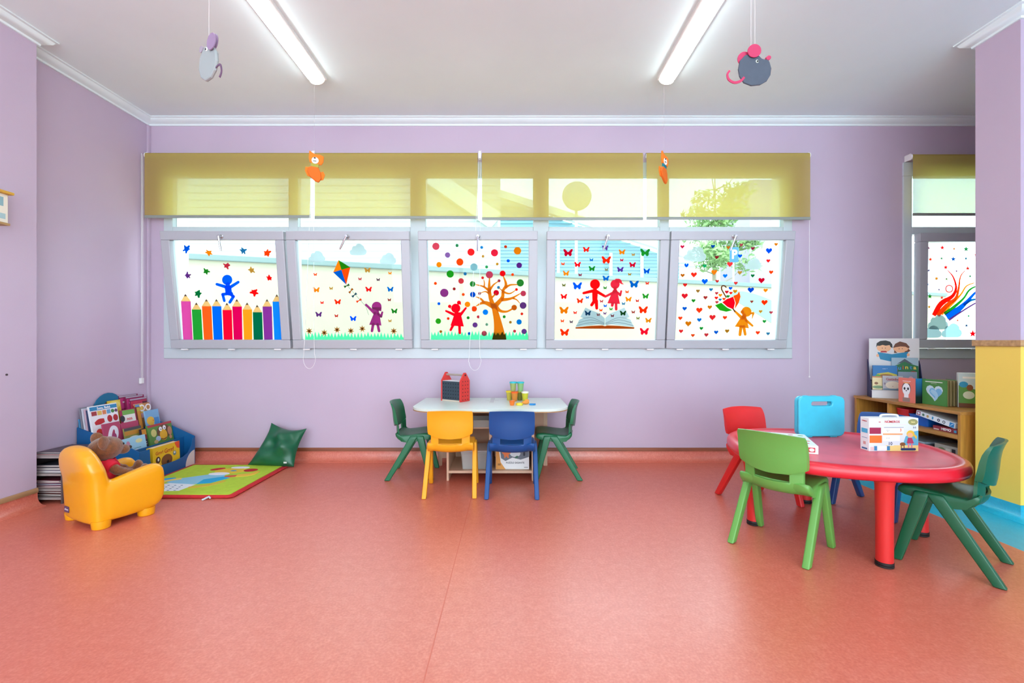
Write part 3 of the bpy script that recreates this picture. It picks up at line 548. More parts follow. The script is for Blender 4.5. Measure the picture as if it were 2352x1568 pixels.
for z in [.14*k for k in range(52)]: box(bm, -w, w if z < 4.6 else -w+(7.5-z)/2.6*2*w, -.05, 0, z, z+.03)
obj('louvres', bm, mat('#6a94a4', rough=.7), t, smooth=0)
bm = nb()
for x in (-1.6, -1.3, .9, 2.2): box(bm, x-.06, x+.06, -.09, 0, 0, 6.2 if x < 0 else 5.2)
obj('mullions', bm, mat('#c9d2d2', rough=.7), t, smooth=0)
bm = nb(); prism(bm, [(-w-.2, 7.45), (w+.3, 4.85), (w+.3, 5.15), (-w-.2, 7.75)], .3, T(0, -.3, 0) @ FRONT); lab(obj('eaves', bm, mat('#cdd2c8', rough=.8), t, smooth=0), 'sloping eaves')
t, w = facade('house', 'mauve house corner seen right of the parking sign', 1722, 1790, 14, 6.0, '#9186a0', depth=2)
t = thing('house', 'low white house standing behind the tree', 'building', (11.5, 26, -.5)); bm = nb(); box(bm, -4.5, 6, 0, 4, 0, 3.9); obj('walls', bm, mat('#c6d0d0', rough=.8), t, smooth=0)
bm = nb(); bm.free()
for a in (-2.8, -.6, 1.4): bm = nb(); box(bm, a, a+.4, -.05, 0, 0, 3.1); obj('door', bm, mat('#8cb4be', rough=.6), t, smooth=0)
Y = 16; t = thing('satellite_dish', 'round satellite dish seen through the third blind', 'satellite dish', (X_(1325, Y), Y, -.5))
bm = nb(); zc = Z_(450, Y)+.5; lathe(bm, [(0, .12), (.25, .10), (.42, .04), (.52, 0), (.52, -.02), (.3, .06), (0, .1)], 28, 0, T(0, 0, zc) @ RX(90) ); obj('dish', bm, mat('#8b918c', rough=.6), t)
bm = nb(); tube(bm, [(0, .15, 0), (0, .15, zc)], .05, 8); tube(bm, [(0, 0, zc-.45), (0, -.5, zc)], .02, 6); obj('mast', bm, mat('#a9aea8', rough=.6), t)
Y = 11; t = thing('parking_sign', 'blue square parking sign with a white P', 'sign', (X_(1686, Y), Y, -.5)); zc = Z_(585, Y)+.5
bm = nb(); prism(bm, rrect(-.1, .1, -.18, .18, .02), .01, T(0, 0, zc) @ RZ(-8) @ FRONT); lab(obj('panel', bm, mat('#0c549c', rough=.4), t, smooth=0), 'blue panel')
bm = nb(); text(bm, 'P', .3, T(0, -.014, zc) @ RZ(-8) @ FRONT, bold=.008, sx=.85); obj('letter', bm, mat('#ffffff', rough=.5), t, smooth=0)
bm = nb(); tube(bm, [(0, .03, 0), (0, .03, zc+.15)], .025, 8); obj('post', bm, mat('#9aa4a4', rough=.5), t)
Y = 12.4; t = thing('tree', 'leafy green street tree behind the hearts window', 'tree', (X_(1642, Y), Y, -.5))
bm = nb(); tube(bm, [(0, 0, 0), (.05, 0, 1.5), (-.02, 0, 3.2), (.05, .1, 4.8), (0, 0, 6.2)], [.10, .09, .06, .03, .01], 8)
for k in range(9):
    a = k*2.4; z = 3.0+k*.33; tube(bm, [(0, 0, z), (.5*math.cos(a), .5*math.sin(a), z+.25), (.7*math.cos(a), .6*math.sin(a), z+.5)], [.02, .015, .005], 6)
obj('trunk', bm, mat('#8c8270', rough=.9), t)
bm = nb(); rn = random.Random(5)
bl_c = [(rn.gauss(0, .42), rn.gauss(0, .4), rn.uniform(3.6, 5.7)) for _ in range(24)]
for cx, cy, cz in bl_c:
    for _ in range(120):
        v = Vector((rn.gauss(0, 1), rn.gauss(0, 1), rn.gauss(0, 1))); v = v.normalized()*rn.uniform(.12, .42); p = Vector((cx, cy, cz))+Vector((v.x, v.y, v.z*.7))
        a = Vector((rn.gauss(0, 1), rn.gauss(0, 1), rn.gauss(0, 1))).normalized(); b = a.orthogonal().normalized(); l = rn.uniform(.07, .13)
        vs = [bm.verts.new(q) for q in (p-a*l, p+b*l*.4, p+a*l, p-b*l*.4)]; bm.faces.new(vs)
obj('foliage', bm, mat('#86a468', rough=.6, noise=.25, nscale=3, trans=.4), t, smooth=0)
# ================================================================= CHILDREN'S CHAIRS
def slab(bm, Fv, Bv, skip):
    n, m = len(Fv), len(Fv[0]); f = [[bm.verts.new(p) for p in r] for r in Fv]; b = [[bm.verts.new(p) for p in r] for r in Bv]
    cell = {(i, j) for i in range(n-1) for j in range(m-1)}-set(skip)
    for i, j in cell:
        bm.faces.new((f[i][j], f[i][j+1], f[i+1][j+1], f[i+1][j])); bm.faces.new((b[i][j], b[i+1][j], b[i+1][j+1], b[i][j+1]))
        for di, dj, a, c in ((-1, 0, (i, j), (i, j+1)), (1, 0, (i+1, j), (i+1, j+1)), (0, -1, (i, j), (i+1, j)), (0, 1, (i, j+1), (i+1, j+1))):
            if (i+di, j+dj) not in cell:
                bm.faces.new((f[a[0]][a[1]], f[c[0]][c[1]], b[c[0]][c[1]], b[a[0]][a[1]]))
CH = {}
def make_chair_meshes():
    d = {}
    top = [(.160,.306),(.157,.322),(.145,.331),(.11,.335),(.06,.331),(0,.323),(-.05,.319),(-.075,.324),(-.096,.340)]
    bot = [(-.104,.334),(-.100,.314),(-.086,.296),(-.06,.280),(-.02,.272),(.03,.276),(.08,.288),(.13,.296),(.150,.298)]
    bm = nb(); rings = []
    for x, k, dz in ((-.152,.86,-.006),(-.150,.94,-.002),(-.143,1,0),(-.11,1,0),(-.06,1,-.004),(0,1,-.006),(.06,1,-.004),(.11,1,0),(.143,1,0),(.150,.94,-.002),(.152,.86,-.006)):
        rings.append([Vector((x, .02+(y-.02)*(k if abs(y-.02) > .08 else 1), .305+(z-.305)*k+dz)) for y, z in top+bot])
    loft(bm, rings); d['seat'] = bm
    rows = [(.274,-.050,.112,.013,.002),(.282,-.070,.121,.015,.004),(.296,-.088,.126,.014,.006),(.314,-.101,.128,.012,.008),(.332,-.107,.128,.011,.011),(.345,-.109,.128,.011,.013),(.3451,-.109,.128,.011,.013),(.376,-.110,.128,.011,.006),(.3761,-.110,.128,.011,.006),(.388,-.111,.129,.011,.012),(.399,-.112,.131,.012,.028),(.4015,-.113,.145,.022,.030),(.42,-.116,.148,.024,.022),(.45,-.122,.149,.023,.006),(.48,-.127,.149,.021,-.002),(.51,-.135,.149,.018,-.005),(.532,-.145,.148,.015,-.006),(.545,-.153,.146,.012,-.007),(.551,-.159,.141,.010,-.008)]
    us = [-1,-.97,-.92,-.85,-.76,-.66,-.6,-.5,-.38,-.25,-.12,0,.12,.25,.38,.5,.6,.66,.76,.85,.92,.97,1]
    Fv, Bv = [], []
    for z, y, hw, t, bow in rows:
        Fv.append([Vector((hw*u, y+.030*u*u, z-bow*(1-u*u))) for u in us]); Bv.append([Vector((hw*u*(.985), y+.030*u*u-t, z-bow*(1-u*u)-.001)) for u in us])
    skip = [(i, j) for i in (6,) for j in range(len(us)-1) if us[j] >= -.6001 and us[j+1] <= .6001]
    bm = nb(); slab(bm, Fv, Bv, skip); d['backrest'] = bm
    legs = []
    for sx in (-1, 1):
        for y0, y1, w0, w1 in ((-.158, .035, .040, .056), (.158, .075, .036, .052)):
            bm = nb(); rings = []
            for q in (0, .01, .25, .5, .75, .93, .985, 1):
                z = .002+.318*q; x = sx*(.160-.008*q); y = y0+(y1-y0)*q; w = (w0+(w1-w0)*q)/2; h = .0145
                if q == 0: w -= .003; h -= .003
                if q > .95: w *= (1.0 if q < .99 else .8); h *= (.9 if q < .99 else .6)
                rings.append([Vector((x+a, y+b, z)) for a, b in rrect(-h, h, -w, w, .006, 3)])
            loft(bm, rings); legs.append(bm)
    d['legs'] = legs; return d
def chair(colr, label, x, y, rz, sc=1.0, first={}):
    key = colr
    m = mat(colr, rough=.38, noise=.04, nscale=6, coat=.1, bump=.03, bscale=350)
    if 'o' not in first:
        d = make_chair_meshes(); t = thing('child_chair', label, 'chair'); obj('seat', d['seat'], m, t, smooth=50); obj('backrest', d['backrest'], m, t, smooth=45, bevel=.0025)
        for l in d['legs']: obj('leg', l, m, t, smooth=40)
        first['o'] = t; r = t
    else:
        r = copy_tree(first['o'])
        for c in r.children: c.data = c.data.copy(); c.data.materials[0] = m
    r['label'] = label; r.location = (x, y, 0); r.rotation_euler = (0, 0, R(rz)); r.scale = (sc,)*3
    r['group'] = "children's plastic chairs"; return r
chair('#f3a81c', 'yellow plastic child chair in front of the white table, back to the viewer', -.405, 3.045, 2)
chair('#034a8c', 'blue plastic child chair in front of the white table, beside the yellow one', .001, 3.03, -1)
chair('#086a42', 'dark green plastic child chair at the left end of the white table', -.745, 3.42, -88)
chair('#086a42', 'dark green plastic child chair at the right end of the white table', .337, 3.42, 88)
chair('#66a64c', 'light green plastic child chair pushed against the front of the red table', 1.323, 2.227, -51.2, 1.03)
chair('#085a3a', 'dark green plastic child chair at the right of the red table, near the yellow pillar', 2.005, 2.064, 39, 1.03)
chair('#e22a2a', 'red plastic child chair behind the left side of the red table', 1.55, 2.856, -165.5, 1.02)
chair('#04488c', 'blue plastic child chair half hidden behind the red table and the boxed game', 2.18, 2.712, 115.5, 1.0)
# ================================================================= RED TABLE
ZT_ = .450
t = thing('play_table', 'round red plastic play table on four thick legs', 'table', (1.717, 2.417, 0), -15)
redp = mat('#d81c30', rough=.33, noise=.10, nscale=5, coat=.25, bump=.04, bscale=60)
def se(k, z, n=72):
    a, b, e = .511-k, .472-k, 2.37
    return [Vector((a*math.copysign(abs(math.cos(q))**(2/e), math.cos(q)), b*math.copysign(abs(math.sin(q))**(2/e), math.sin(q)), z)) for q in [2*PI*i/n for i in range(n)]]
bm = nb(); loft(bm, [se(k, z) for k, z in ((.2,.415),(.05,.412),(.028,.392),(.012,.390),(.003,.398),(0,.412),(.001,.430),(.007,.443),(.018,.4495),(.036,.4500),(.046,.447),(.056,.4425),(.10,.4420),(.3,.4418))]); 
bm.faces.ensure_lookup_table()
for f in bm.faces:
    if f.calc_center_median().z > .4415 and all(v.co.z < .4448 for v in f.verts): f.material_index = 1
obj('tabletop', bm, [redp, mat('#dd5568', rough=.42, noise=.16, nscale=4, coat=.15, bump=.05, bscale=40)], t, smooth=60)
M0 = Matrix.Rotation(R(15), 4, 'Z') @ T(-1.717, -2.417, 0)
for lx, ly in ((1.660,2.018),(1.325,2.482),(1.823,2.815),(2.114,2.343)):
    p = M0 @ Vector((lx, ly, 0)); bm = nb(); lathe(bm, [(.033, .018), (.033, .2), (.036, .36), (.046, .405), (.05, .414)], 28, 0, T(p.x, p.y, 0))
    l = obj('leg', bm, mat('#d42a28', rough=.4, coat=.1), t); bm = nb(); lathe(bm, [(.030, 0), (.035, .003), (.035, .009), (.032, .011), (.035, .014), (.0345, .024)], 28, 0, T(p.x, p.y, 0))
    lab(obj('foot_cap', bm, mat('#1a1416', rough=.6), l), 'black rubber foot')
# light blue carry case
ZS_ = .4425
t = thing('carry_case', 'light blue plastic carry case standing upright on the red table', 'case', (1.802, 2.655, ZS_), 3); CB = mat('#3cc0dc', rough=.35, coat=.15, noise=.03)
def case_ring(inset, y):
    w, h = .139-inset, .238
    O = rrect(-w, w, .004+inset, h-inset, .03, 6); return O
bm = nb()
for y0, y1 in ((-.022, -.002), (.002, .022)):
    O = rrect(-.139, .139, .005, .238, .032, 6); Ih = rrect(-.062, .062, .182, .208, .0129, 6)
    a0 = [bm.verts.new((x, y0, z)) for x, z in O]; a1 = [bm.verts.new((x, y1, z)) for x, z in O]; b0 = [bm.verts.new((x, y0, z)) for x, z in Ih]; b1 = [bm.verts.new((x, y1, z)) for x, z in Ih]
    n = len(O)
    for i in range(n):
        j = (i+1) % n
        bm.faces.new((a0[i], a0[j], a1[j], a1[i])); bm.faces.new((b0[i], b1[i], b1[j], b0[j])); bm.faces.new((a0[i], b0[i], b0[j], a0[j])); bm.faces.new((a1[i], a1[j], b1[j], b1[i]))
obj('shell', bm, CB, t, smooth=40, bevel=.006, bseg=3)
bm = nb()
for x in (-.085, .085): box(bm, x-.012, x+.012, -.012, .012, .232, .242); obj('latch', bm, CB, t, bevel=.003); bm = nb()
for x in (-.075, .075): box(bm, x-.02, x+.02, -.018, .018, 0, .008); obj('foot', bm, CB, t, bevel=.002); bm = nb()
# ----------------------------------------------------------------- books and boxes with printed fronts
def art_on(bm, art, y, mats, M=I4):
    """art: (colour, outline) or ('T', colour, string, size, x, y[, sx])"""
    for k, a in enumerate(art):
        if a[0] == 'T':
            mats.append(card(a[1])); text(bm, a[2], a[3], M @ T(a[4], y-.0009, a[5]) @ FRONT, len(mats)-1, .0003, a[3]*.02, a[6] if len(a) > 6 else 1)
        else:
            c = card(a[0])
            if c in mats: mi = mats.index(c)
            else: mats.append(c); mi = len(mats)-1
            prism(bm, ccw(a[1]), .0004+.00004*k, M @ T(0, y, 0) @ FRONT, mi)
def rc(x0, x1, y0, y1): return [(x0, y0), (x1, y0), (x1, y1), (x0, y1)]
def book(label, w, h, t, cover, art, loc, rz=0, lean=0, roll=0, group=None, name='book', spine=None, cat='book'):
    r = thing(name, label, cat, loc, 0, group); r.rotation_euler = (R(lean), R(roll), R(rz))
    c = .0022; mats = [card(cover)]; bm = nb()
    box(bm, -w/2, w/2, -t/2, -t/2+c, 0, h); box(bm, -w/2, w/2, t/2-c, t/2, 0, h); box(bm, -w/2, -w/2+c, -t/2+c, t/2-c, 0, h)
    art_on(bm, art, -t/2, mats); obj('cover', bm, mats, r, smooth=0)
    bm = nb(); box(bm, -w/2+c, w/2-.004, -t/2+c, t/2-c, .003, h-.003); obj('pages', bm, mat('#e9e3d3', rough=.8, noise=.05, nscale=150), r, smooth=0); return r
def gbox(name, label, cat, w, d, h, base, art, loc, rz=0, lean=0, roll=0, side=None, topart=None, top='#eef2f0', group=None, bev=.001, faces=()):
    r = thing(name, label, cat, loc, 0, group); r.rotation_euler = (R(lean), R(roll), R(rz)); mats = [card(base)]
    bm = nb(); box(bm, -w/2, w/2, -d/2, d/2, 0, h); obj('carton', bm, mats[0], r, smooth=0, bevel=bev)
    bm = nb(); mm = []; art_on(bm, art, -d/2-.0003, mm)
    if side: art_on(bm, side, 0, mm, T(-w/2-.0003, 0, 0) @ RZ(-90))
    if topart: art_on(bm, topart, 0, mm, T(0, 0, h+.0003) @ RX(-90))
    if len(bm.faces): obj('printed_picture', bm, mm, r, smooth=0)
    else: bm.free()
    return r
A = [('#dde7ec', rc(-.125,.125,.001,.166)), ('#f0d98a', rc(-.04,.125,.0005,.03)), ('#65b4d0', [(.045,.03),(.125,.03),(.125,.105),(.10,.10),(.06,.075)]),
     ('T','#c8302a','NÚMEROS',.0165,-.008,.149), ('T','#c8302a','os',.011,-.072,.149), ('#9a9a60', ell(.1,.15,.026,.017)), ('#e8d9e0', rc(-.1,.065,.1345,.1365)),
     ('#a02c50', rc(-.123,-.065,.088,.120)), ('#e87832', rc(-.123,-.06,.042,.080)), ('#f6f6f8', rc(-.055,.05,.092,.12)), ('#2c3c78', rc(-.05,.05,.1195,.1215)), ('#f0a868', rc(-.055,.045,.083,.090)), ('#f6f6f8', rc(-.055,.03,.052,.08)),
     ('T','#e87832','3',.02,.035,.107), ('T','#444a60','· ·',.02,-.03,.066), ('T','#444a60','·.·',.02,-.03,.106), ('#dde6ee', rc(-.03,.0,.028,.048)), ('T','#30405c','10',.022,-.018,.038),
     ('#3c88b8', rc(-.1,-.085,.004,.026)), ('#f2f4f6', rc(-.085,-.035,.004,.026)), ('#3c88b8', rc(-.035,-.02,.004,.026)), ('#e8c8c8', rc(-.118,-.1,.004,.022)),
     ('#e8c040', ell(.085,.088,.020,.018)), ('#e8c040', [(.10,.09),(.118,.075),(.115,.06),(.104,.075)]), ('#f0b890', ell(.082,.082,.014,.012)), ('#b83c60', [(.072,.068),(.092,.068),(.102,.04),(.066,.04)]), ('#8a5a30', ell(.045,.036,.014,.009)), ('#8a5a30', rc(.036,.04,.016,.036)), ('#8a5a30', rc(.05,.054,.016,.034)), ('#e08098', rc(.072,.078,.018,.04)), ('#e08098', rc(.088,.094,.018,.04)),
     ('#1c3c70', rrect(.035,.112,.004,.016,.006)), ('T','#ffffff','clementoni',.0095,.073,.010), ('T','#40404c','3-5',.012,.105,.12)]
A[5] = ('#9a9a60', ell(.098,.148,.025,.016)); A.append(('T','#f4e8a0','Idade',.009,.098,.148))
SA = [('T','#d04040','NÚMEROS',.007,0,.15), ('#4cb0d8', rc(-.02,.02,.09,.112)), ('#3c70a0', rc(-.018,.018,.064,.066)), ('#3c70a0', rrect(-.018,.018,.006,.014,.003)), ('#e0a8a0', rc(-.008,.008,.03,.045))]
r = gbox('game_box', 'boxed numbers game with a carry handle standing on the red table', 'game box', .252, .056, .168, '#eef2f2', A, (1.941, 2.331, ZS_), 0, side=SA)
bm = nb(); tube(bm, catmull([(-.045,0,.166),(-.043,0,.176),(-.034,0,.180),(0,0,.181),(.034,0,.180),(.043,0,.176),(.045,0,.166)], 4), .005, 8); lab(obj('handle', bm, mat('#dfe5e4', rough=.4), r), 'white plastic handle')
TA = [('#e8f2f4', rc(-.123,.123,-.153,.153)), ('#7cc4e0', rc(-.123,-.04,-.153,.153))]
for i, (x, z, c) in enumerate([(.0,.1,'#3c9cb0'),(.05,.11,'#c84050'),(.095,.1,'#58a048'),(-.0,.04,'#e0a030'),(.05,.04,'#8a5a9c'),(.095,.035,'#c84050'),(.01,-.03,'#3c78b8'),(.06,-.03,'#404850'),(.1,-.04,'#e07838'),(.03,-.1,'#50a060'),(.085,-.1,'#c84050')]): TA.append((c, ell(x, z, .014, .011, 12)))
FA = [('#f4f4f4', rc(-.124,.124,.001,.038)), ('#c83040', rrect(.082,.112,.008,.032,.003)), ('#ffffff', ell(.097,.02,.011,.008,16)), ('#404850', ell(.04,.02,.013)), ('#f4f4f4', ell(.04,.02,.007)), ('#c05060', ell(0,.02,.008))]
gbox('game_box', 'flat white game box lying behind the light green chair on the red table', 'game box', .25, .31, .040, '#f2f4f4', FA, (1.4545, 2.425, ZS_), -22, topart=TA)
# ================================================================= WHITE TABLE WITH STORAGE
t = thing('activity_table', 'white topped activity table with a shelf unit under it', 'table', (-.155, 3.25, 0))
ZA = .536; hw = .556
P = [(-hw, .485)]+[(-hw+.0, .20)]
P = [(-hw+.002, .485), (-hw, .12)]+[(-hw+.17-.17*math.cos(a), .02-.17*math.sin(a)) for a in [PI/2*k/8 for k in range(9)]]
P = P+[(-x, y) for x, y in P[::-1]]
bm = nb(); prism(bm, ccw(P), .018, T(0, 0, ZA-.018)); lab(obj('tabletop', bm, mat('#dcebe2', rough=.3, noise=.02), t, smooth=40, bevel=.002), 'white laminate top')
bm = nb(); prism(bm, ccw([(x*.999, .2+(y-.2)*.999) for x, y in P]), .006, T(0, 0, ZA-.024)); obj('edge_band', bm, wood('#b98d5e'), t, smooth=40)
bm = nb(); box(bm, -.016, .016, .19, .485, ZA, ZA+.0012); prism(bm, [(-.055,.30),(-.022,.29),(-.022,.312)], .0012, T(0,0,ZA)); prism(bm, [(.055,.30),(.022,.29),(.022,.312)], .0012, T(0,0,ZA)); obj('seam_plate', bm, mat('#c8d0cb', rough=.35), t, smooth=0)
W_ = mat('#d3a38c', rough=.5, noise=.03)
LB = mat('#d8b295', rough=.5, noise=.03); 
for x0, x1, z0 in ((-.315,-.299,0),(-.009,.009,.06),(.297,.315,0)):
    bm = nb(); box(bm, x0, x1, 0, .40, z0, ZA-.024); obj('upright', bm, LB, t, smooth=0, bevel=.0015)
bm = nb(); box(bm, -.299, .297, 0, .40, .055, .073); obj('bottom_shelf', bm, LB, t, smooth=0)
bm = nb(); box(bm, -.299, -.009, .1, .40, .355, .365); obj('middle_shelf', bm, LB, t, smooth=0)
bm = nb(); box(bm, -.42, .42, .405, .42, .12, ZA-.024); obj('back_panel', bm, mat('#c99a80', rough=.55), t, smooth=0)
bm = nb(); box(bm, -.44, -.41, .40, .42, 0, .5); box(bm, .41, .44, .40, .42, 0, .5); box(bm, -.41, .41, .403, .42, .06, .12); obj('rear_leg', bm, LB, t, smooth=0)
bm = nb(); box(bm, -.46, .46, .06, .10, ZA-.045, ZA-.0245); obj('apron', bm, wood('#c49248'), t, smooth=0)
clear = mat('#d8dcd8', rough=.25, alpha=.62)
def bin_(label, x, y, z, w, d, h, m, name='storage_box', cat='storage box', lid=None, rz=0, flare=1.1, group=None):
    r = thing(name, label, cat, (x, y, z), rz, group); th = .004
    O = [[Vector((a, b, zz)) for a, b in rrect(-w/2*k+i, w/2*k-i, -d/2*k+i, d/2*k-i, .012, 3)] for k, zz, i in ((1/flare, 0, 0), (1, h*.9, 0), (1.03, h*.92, 0), (1.03, h, 0), (1, h, th), (1/flare, th, th))]
    bm = nb(); loft(bm, O); obj('tub', bm, m, r, smooth=40)
    if lid: bm = nb(); prism(bm, rrect(-w/2*1.04, w/2*1.04, -d/2*1.04, d/2*1.04, .012, 3), .012, T(0, 0, h)); obj('lid', bm, lid, r, smooth=40, bevel=.003)
    return r
bin_('clear plastic box on the lower left shelf under the white table', -.275, 3.40, .073, .19, .24, .125, clear, lid=mat('#d9d6d2', rough=.3, alpha=.8))
bin_('shallow translucent tray under the white table top', -.24, 3.44, .365, .18, .2, .055, clear, name='tray', cat='tray')
bin_('blue bin under the right half of the white table', -.0, 3.42, .38, .24, .28, .10, plastic('#1c62b8'), name='storage_bin', cat='bin')
for z in (.365,): 
    bm = nb()
bm = nb(); box(bm, .009, .297, .02, .40, .365, .378); obj('middle_shelf', bm, LB, t, smooth=0)
PA_ = [('#f4f4f4', rc(-.121,.121,.001,.148)), ('#e8a04c', [(-.12,.001),(-.05,.001),(-.085,.05),(-.1,.147),(-.12,.147)]), ('#6c7480', [(-.09,.147),(.12,.147),(.12,.09),(.06,.07),(0,.085),(-.05,.06),(-.082,.08)]), ('#d8dce0', ell(.02,.115,.038,.026)), ('#e87838', o_splat(-.045,.112,.034,3)), ('#3c6c58', ell(.03,.088,.014,.008,rot=30)), ('#2c3040', ell(.085,.112,.008,.016)), ('T','#303440','PUZZLE GIGANTE',.0165,.02,.047), ('#a87030', rc(-.106,-.085,.028,.042)), ('#6a6a6a', rc(.085,.112,.012,.016))]
gbox('puzzle_box', 'large puzzle box on the lower right shelf under the white table', 'puzzle box', .242, .2, .15, '#e8c8a0', PA_, (.003, 3.385, .0735), 0)
# toy tool box
t = thing('toy_toolbox', 'toy toolbox with red gable ends, dark sides and a rod handle', 'toy toolbox', (-.444, 3.548, ZA+.0005), -33.6)
rd = mat('#e03a34', rough=.4); dk = mat('#34434f', rough=.5); hole = mat('#141a20', rough=.8)
for sx in (-1, 1):
    bm = nb(); G_ = [(-.056,0),(.056,0),(.056,.16),(.010,.222),(-.010,.222),(-.056,.16)]; x = .094*sx
    prism(bm, G_, .012, T(x-.006, 0, 0) @ RZ(90) @ RX(90)); g = obj('side_panel', bm, rd, t, smooth=0, bevel=.0015)
    bm = nb()
    for r_ in range(6):
        for c_ in range(3):
            for sd in (-1, 1): lathe(bm, [(.0042, 0), (.0042, .0006)], 10, 0, T(x+sd*.0062, -.03+.03*c_, .015+.028*r_) @ RY(90))
    lathe(bm, [(.007, 0), (.007, .002)], 12, 0, T(x+sx*.006, 0, .203) @ RY(90*sx)); obj('peg_hole', bm, hole, g)
for sy in (-1, 1):
    bm = nb(); box(bm, -.088, .088, sy*.050-.004, sy*.050+.004, .012, .155); g = obj('long_panel', bm, dk, t, smooth=0)
    bm = nb()
    for r_ in range(5):
        for c_ in range(7): lathe(bm, [(.0042, 0), (.0042, .0008)], 10, 0, T(-.075+.025*c_, sy*.0542, .028+.027*r_) @ RX(90*-sy))
    obj('peg_hole', bm, hole, g)
pw = mat('#d9cbb8', rough=.5); bm = nb(); box(bm, -.088, .088, -.046, .046, .15, .158); obj('lid', bm, mat('#e6e8ea', rough=.4), t, smooth=0); bm = nb(); box(bm, -.088, .088, -.054, .054, 0, .012); obj('base', bm, pw, t, smooth=0)
bm = nb(); tube(bm, [(-.088, 0, .203), (.088, 0, .203)], .008, 12); lab(obj('handle', bm, mat('#a89a90', rough=.4), t), 'greyish wooden rod')
# dough tubs
def tub(label, x, y, z, body, lid, dough, h=.066):
    r = thing('dough_tub', label, 'dough tub', (x, y, z), 0, 'modelling dough tubs'); bm = nb(); lathe(bm, [(.0185, 0), (.019, .002), (.0255, h-.006), (.0265, h-.005), (.0265, h)], 20)
    obj('tub', bm, mat(body, rough=.3, alpha=.75), r); bm = nb(); lathe(bm, [(.0165, .003), (.0215, h*.7), (.018, h*.74)], 16); obj('dough', bm, mat(dough, rough=.7), r)
    bm = nb(); lathe(bm, [(.0285, h-.003), (.0292, h), (.0292, h+.006), (.0275, h+.0075), (.024, h+.0065), (.022, h+.0035)], 24); obj('lid', bm, mat(lid, rough=.35), r)
tub('yellow dough tub at the left of the lower row', -.0207, 3.585, ZA+.0005, '#d8c850', '#ecd020', '#b89038')
tub('orange dough tub, second from the left in the lower row', .0203, 3.520, ZA+.0005, '#e8963c', '#f2641c', '#d88830')
tub('olive dough tub in the middle of the lower row, set back', .062, 3.580, ZA+.0005, '#8f8f3c', '#c8c040', '#5c5c28')
tub('yellow dough tub with a pale lid at the right of the lower row', .1017, 3.525, ZA+.0005, '#e0dc40', '#f0efe0', '#d8cc30')
tub('turquoise lidded dough tub on top, left one', .009, 3.556, ZA+.0745, '#b4c478', '#2cbcc8', '#5c7c40')
tub('turquoise lidded dough tub on top, right one', .067, 3.550, ZA+.0745, '#9ccc88', '#2cbcc8', '#7cb060')
ZF = ZA+.0005
t = thing('dough_cup', 'small open orange cup lying in front of the dough tubs', 'cup', (.0, 3.29, ZF)); bm = nb(); lathe(bm, [(.014, 0), (.021, .032), (.023, .033), (.021, .030), (.015, .004)], 22, caps=True); obj('cup', bm, mat('#f47c2c', rough=.4), t)
t = thing('dough_ring', 'yellow ring shaped lid in front of the dough tubs', 'lid', (.054, 3.30, ZF)); bm = nb(); lathe(bm, [(.014, .012), (.016, .016), (.024, .015), (.026, .010), (.025, 0), (.012, 0)], 24); obj('ring', bm, mat('#f0dc34', rough=.4), t)
t = thing('dough_lump', 'orange lump of modelling dough behind the yellow ring lid', 'modelling dough', (.100, 3.35, ZF)); bm = nb(); ball(bm, (0, 0, .012), .028, .02, .012); ball(bm, (.01, .01, .024), .018, .015, .012); obj('dough', bm, mat('#f29a3c', rough=.6), t)
t = thing('dough_cutter', 'blue dough cutter at the right end of the row of dough toys', 'cutter', (.148, 3.30, ZF)); bm = nb(); prism(bm, o_strip([(-.022,0,.004),(-.01,.002,.009),(.006,0,.010),(.016,.003,.005),(.024,.004,.007)]), .012); obj('cutter', bm, mat('#1c86c8', rough=.4), t, bevel=.002)
# ================================================================= BOOKCASE ON THE RIGHT
pine = wood('#c08a48', axis=1); pinev = wood('#c98f3e', axis=2)
BX0, BX1, BY0, BY1, BZ = 2.83, 3.19, 2.856, 3.74, .556
t = thing('bookcase', 'low pine bookcase behind the yellow pillar', 'bookcase', (3.01, 3.3, 0))
def tb(name, x0, x1, y0, y1, z0, z1, m, **k): bm = nb(); box(bm, x0-3.01, x1-3.01, y0-3.3, y1-3.3, z0, z1); return obj(name, bm, m, t, smooth=0, bevel=.0015, **k)
tb('top_panel', BX0-.006, BX1, BY0-.004, BY1+.004, BZ-.02, BZ, pine)
tb('side_panel', BX0, BX1, BY0, BY0+.02, .03, BZ-.02, pinev); tb('side_panel', BX0, BX1, BY1-.02, BY1, .03, BZ-.02, pinev); tb('divider', BX0+.004, BX1, 3.404, 3.422, .10, BZ-.02, pinev)
tb('back_panel', BX1-.012, BX1, BY0+.02, BY1-.02, .05, BZ-.02, pine); tb('middle_shelf', BX0, BX1-.012, BY0+.02, 3.404, .378, .405, pine); tb('middle_shelf', BX0, BX1-.012, 3.422, BY1-.02, .32, .34, pine); tb('bottom_shelf', BX0, BX1-.012, BY0+.02, BY1-.02, .075, .10, pine)
for y in (BY0+.005, BY1-.045): tb('foot', BX0+.02, BX0+.06, y, y+.04, 0, .03, mat('#3a3a3a')); tb('foot', BX1-.06, BX1-.02, y, y+.04, 0, .03, mat('#3a3a3a'))
bin_('blue plastic bin on the upper shelf of the pine bookcase', 2.97, 3.215, .4055, .18, .15, .074, plastic('#0a6cd8'), name='storage_bin', cat='bin')
bin_('red plastic bin at the far end of the upper bookcase shelf', 2.98, 3.345, .4055, .2, .10, .100, plastic('#dc2430'), name='storage_bin', cat='bin')
MA = [('#8c2c3c', rc(-.083,.083,.001,.029)), ('T','#ffffff','MEMO',.022,.01,.015,1.1), ('#d8c8c0', rc(-.078,-.04,.004,.012)), ('#40a0c8', rc(.062,.08,.006,.022))]
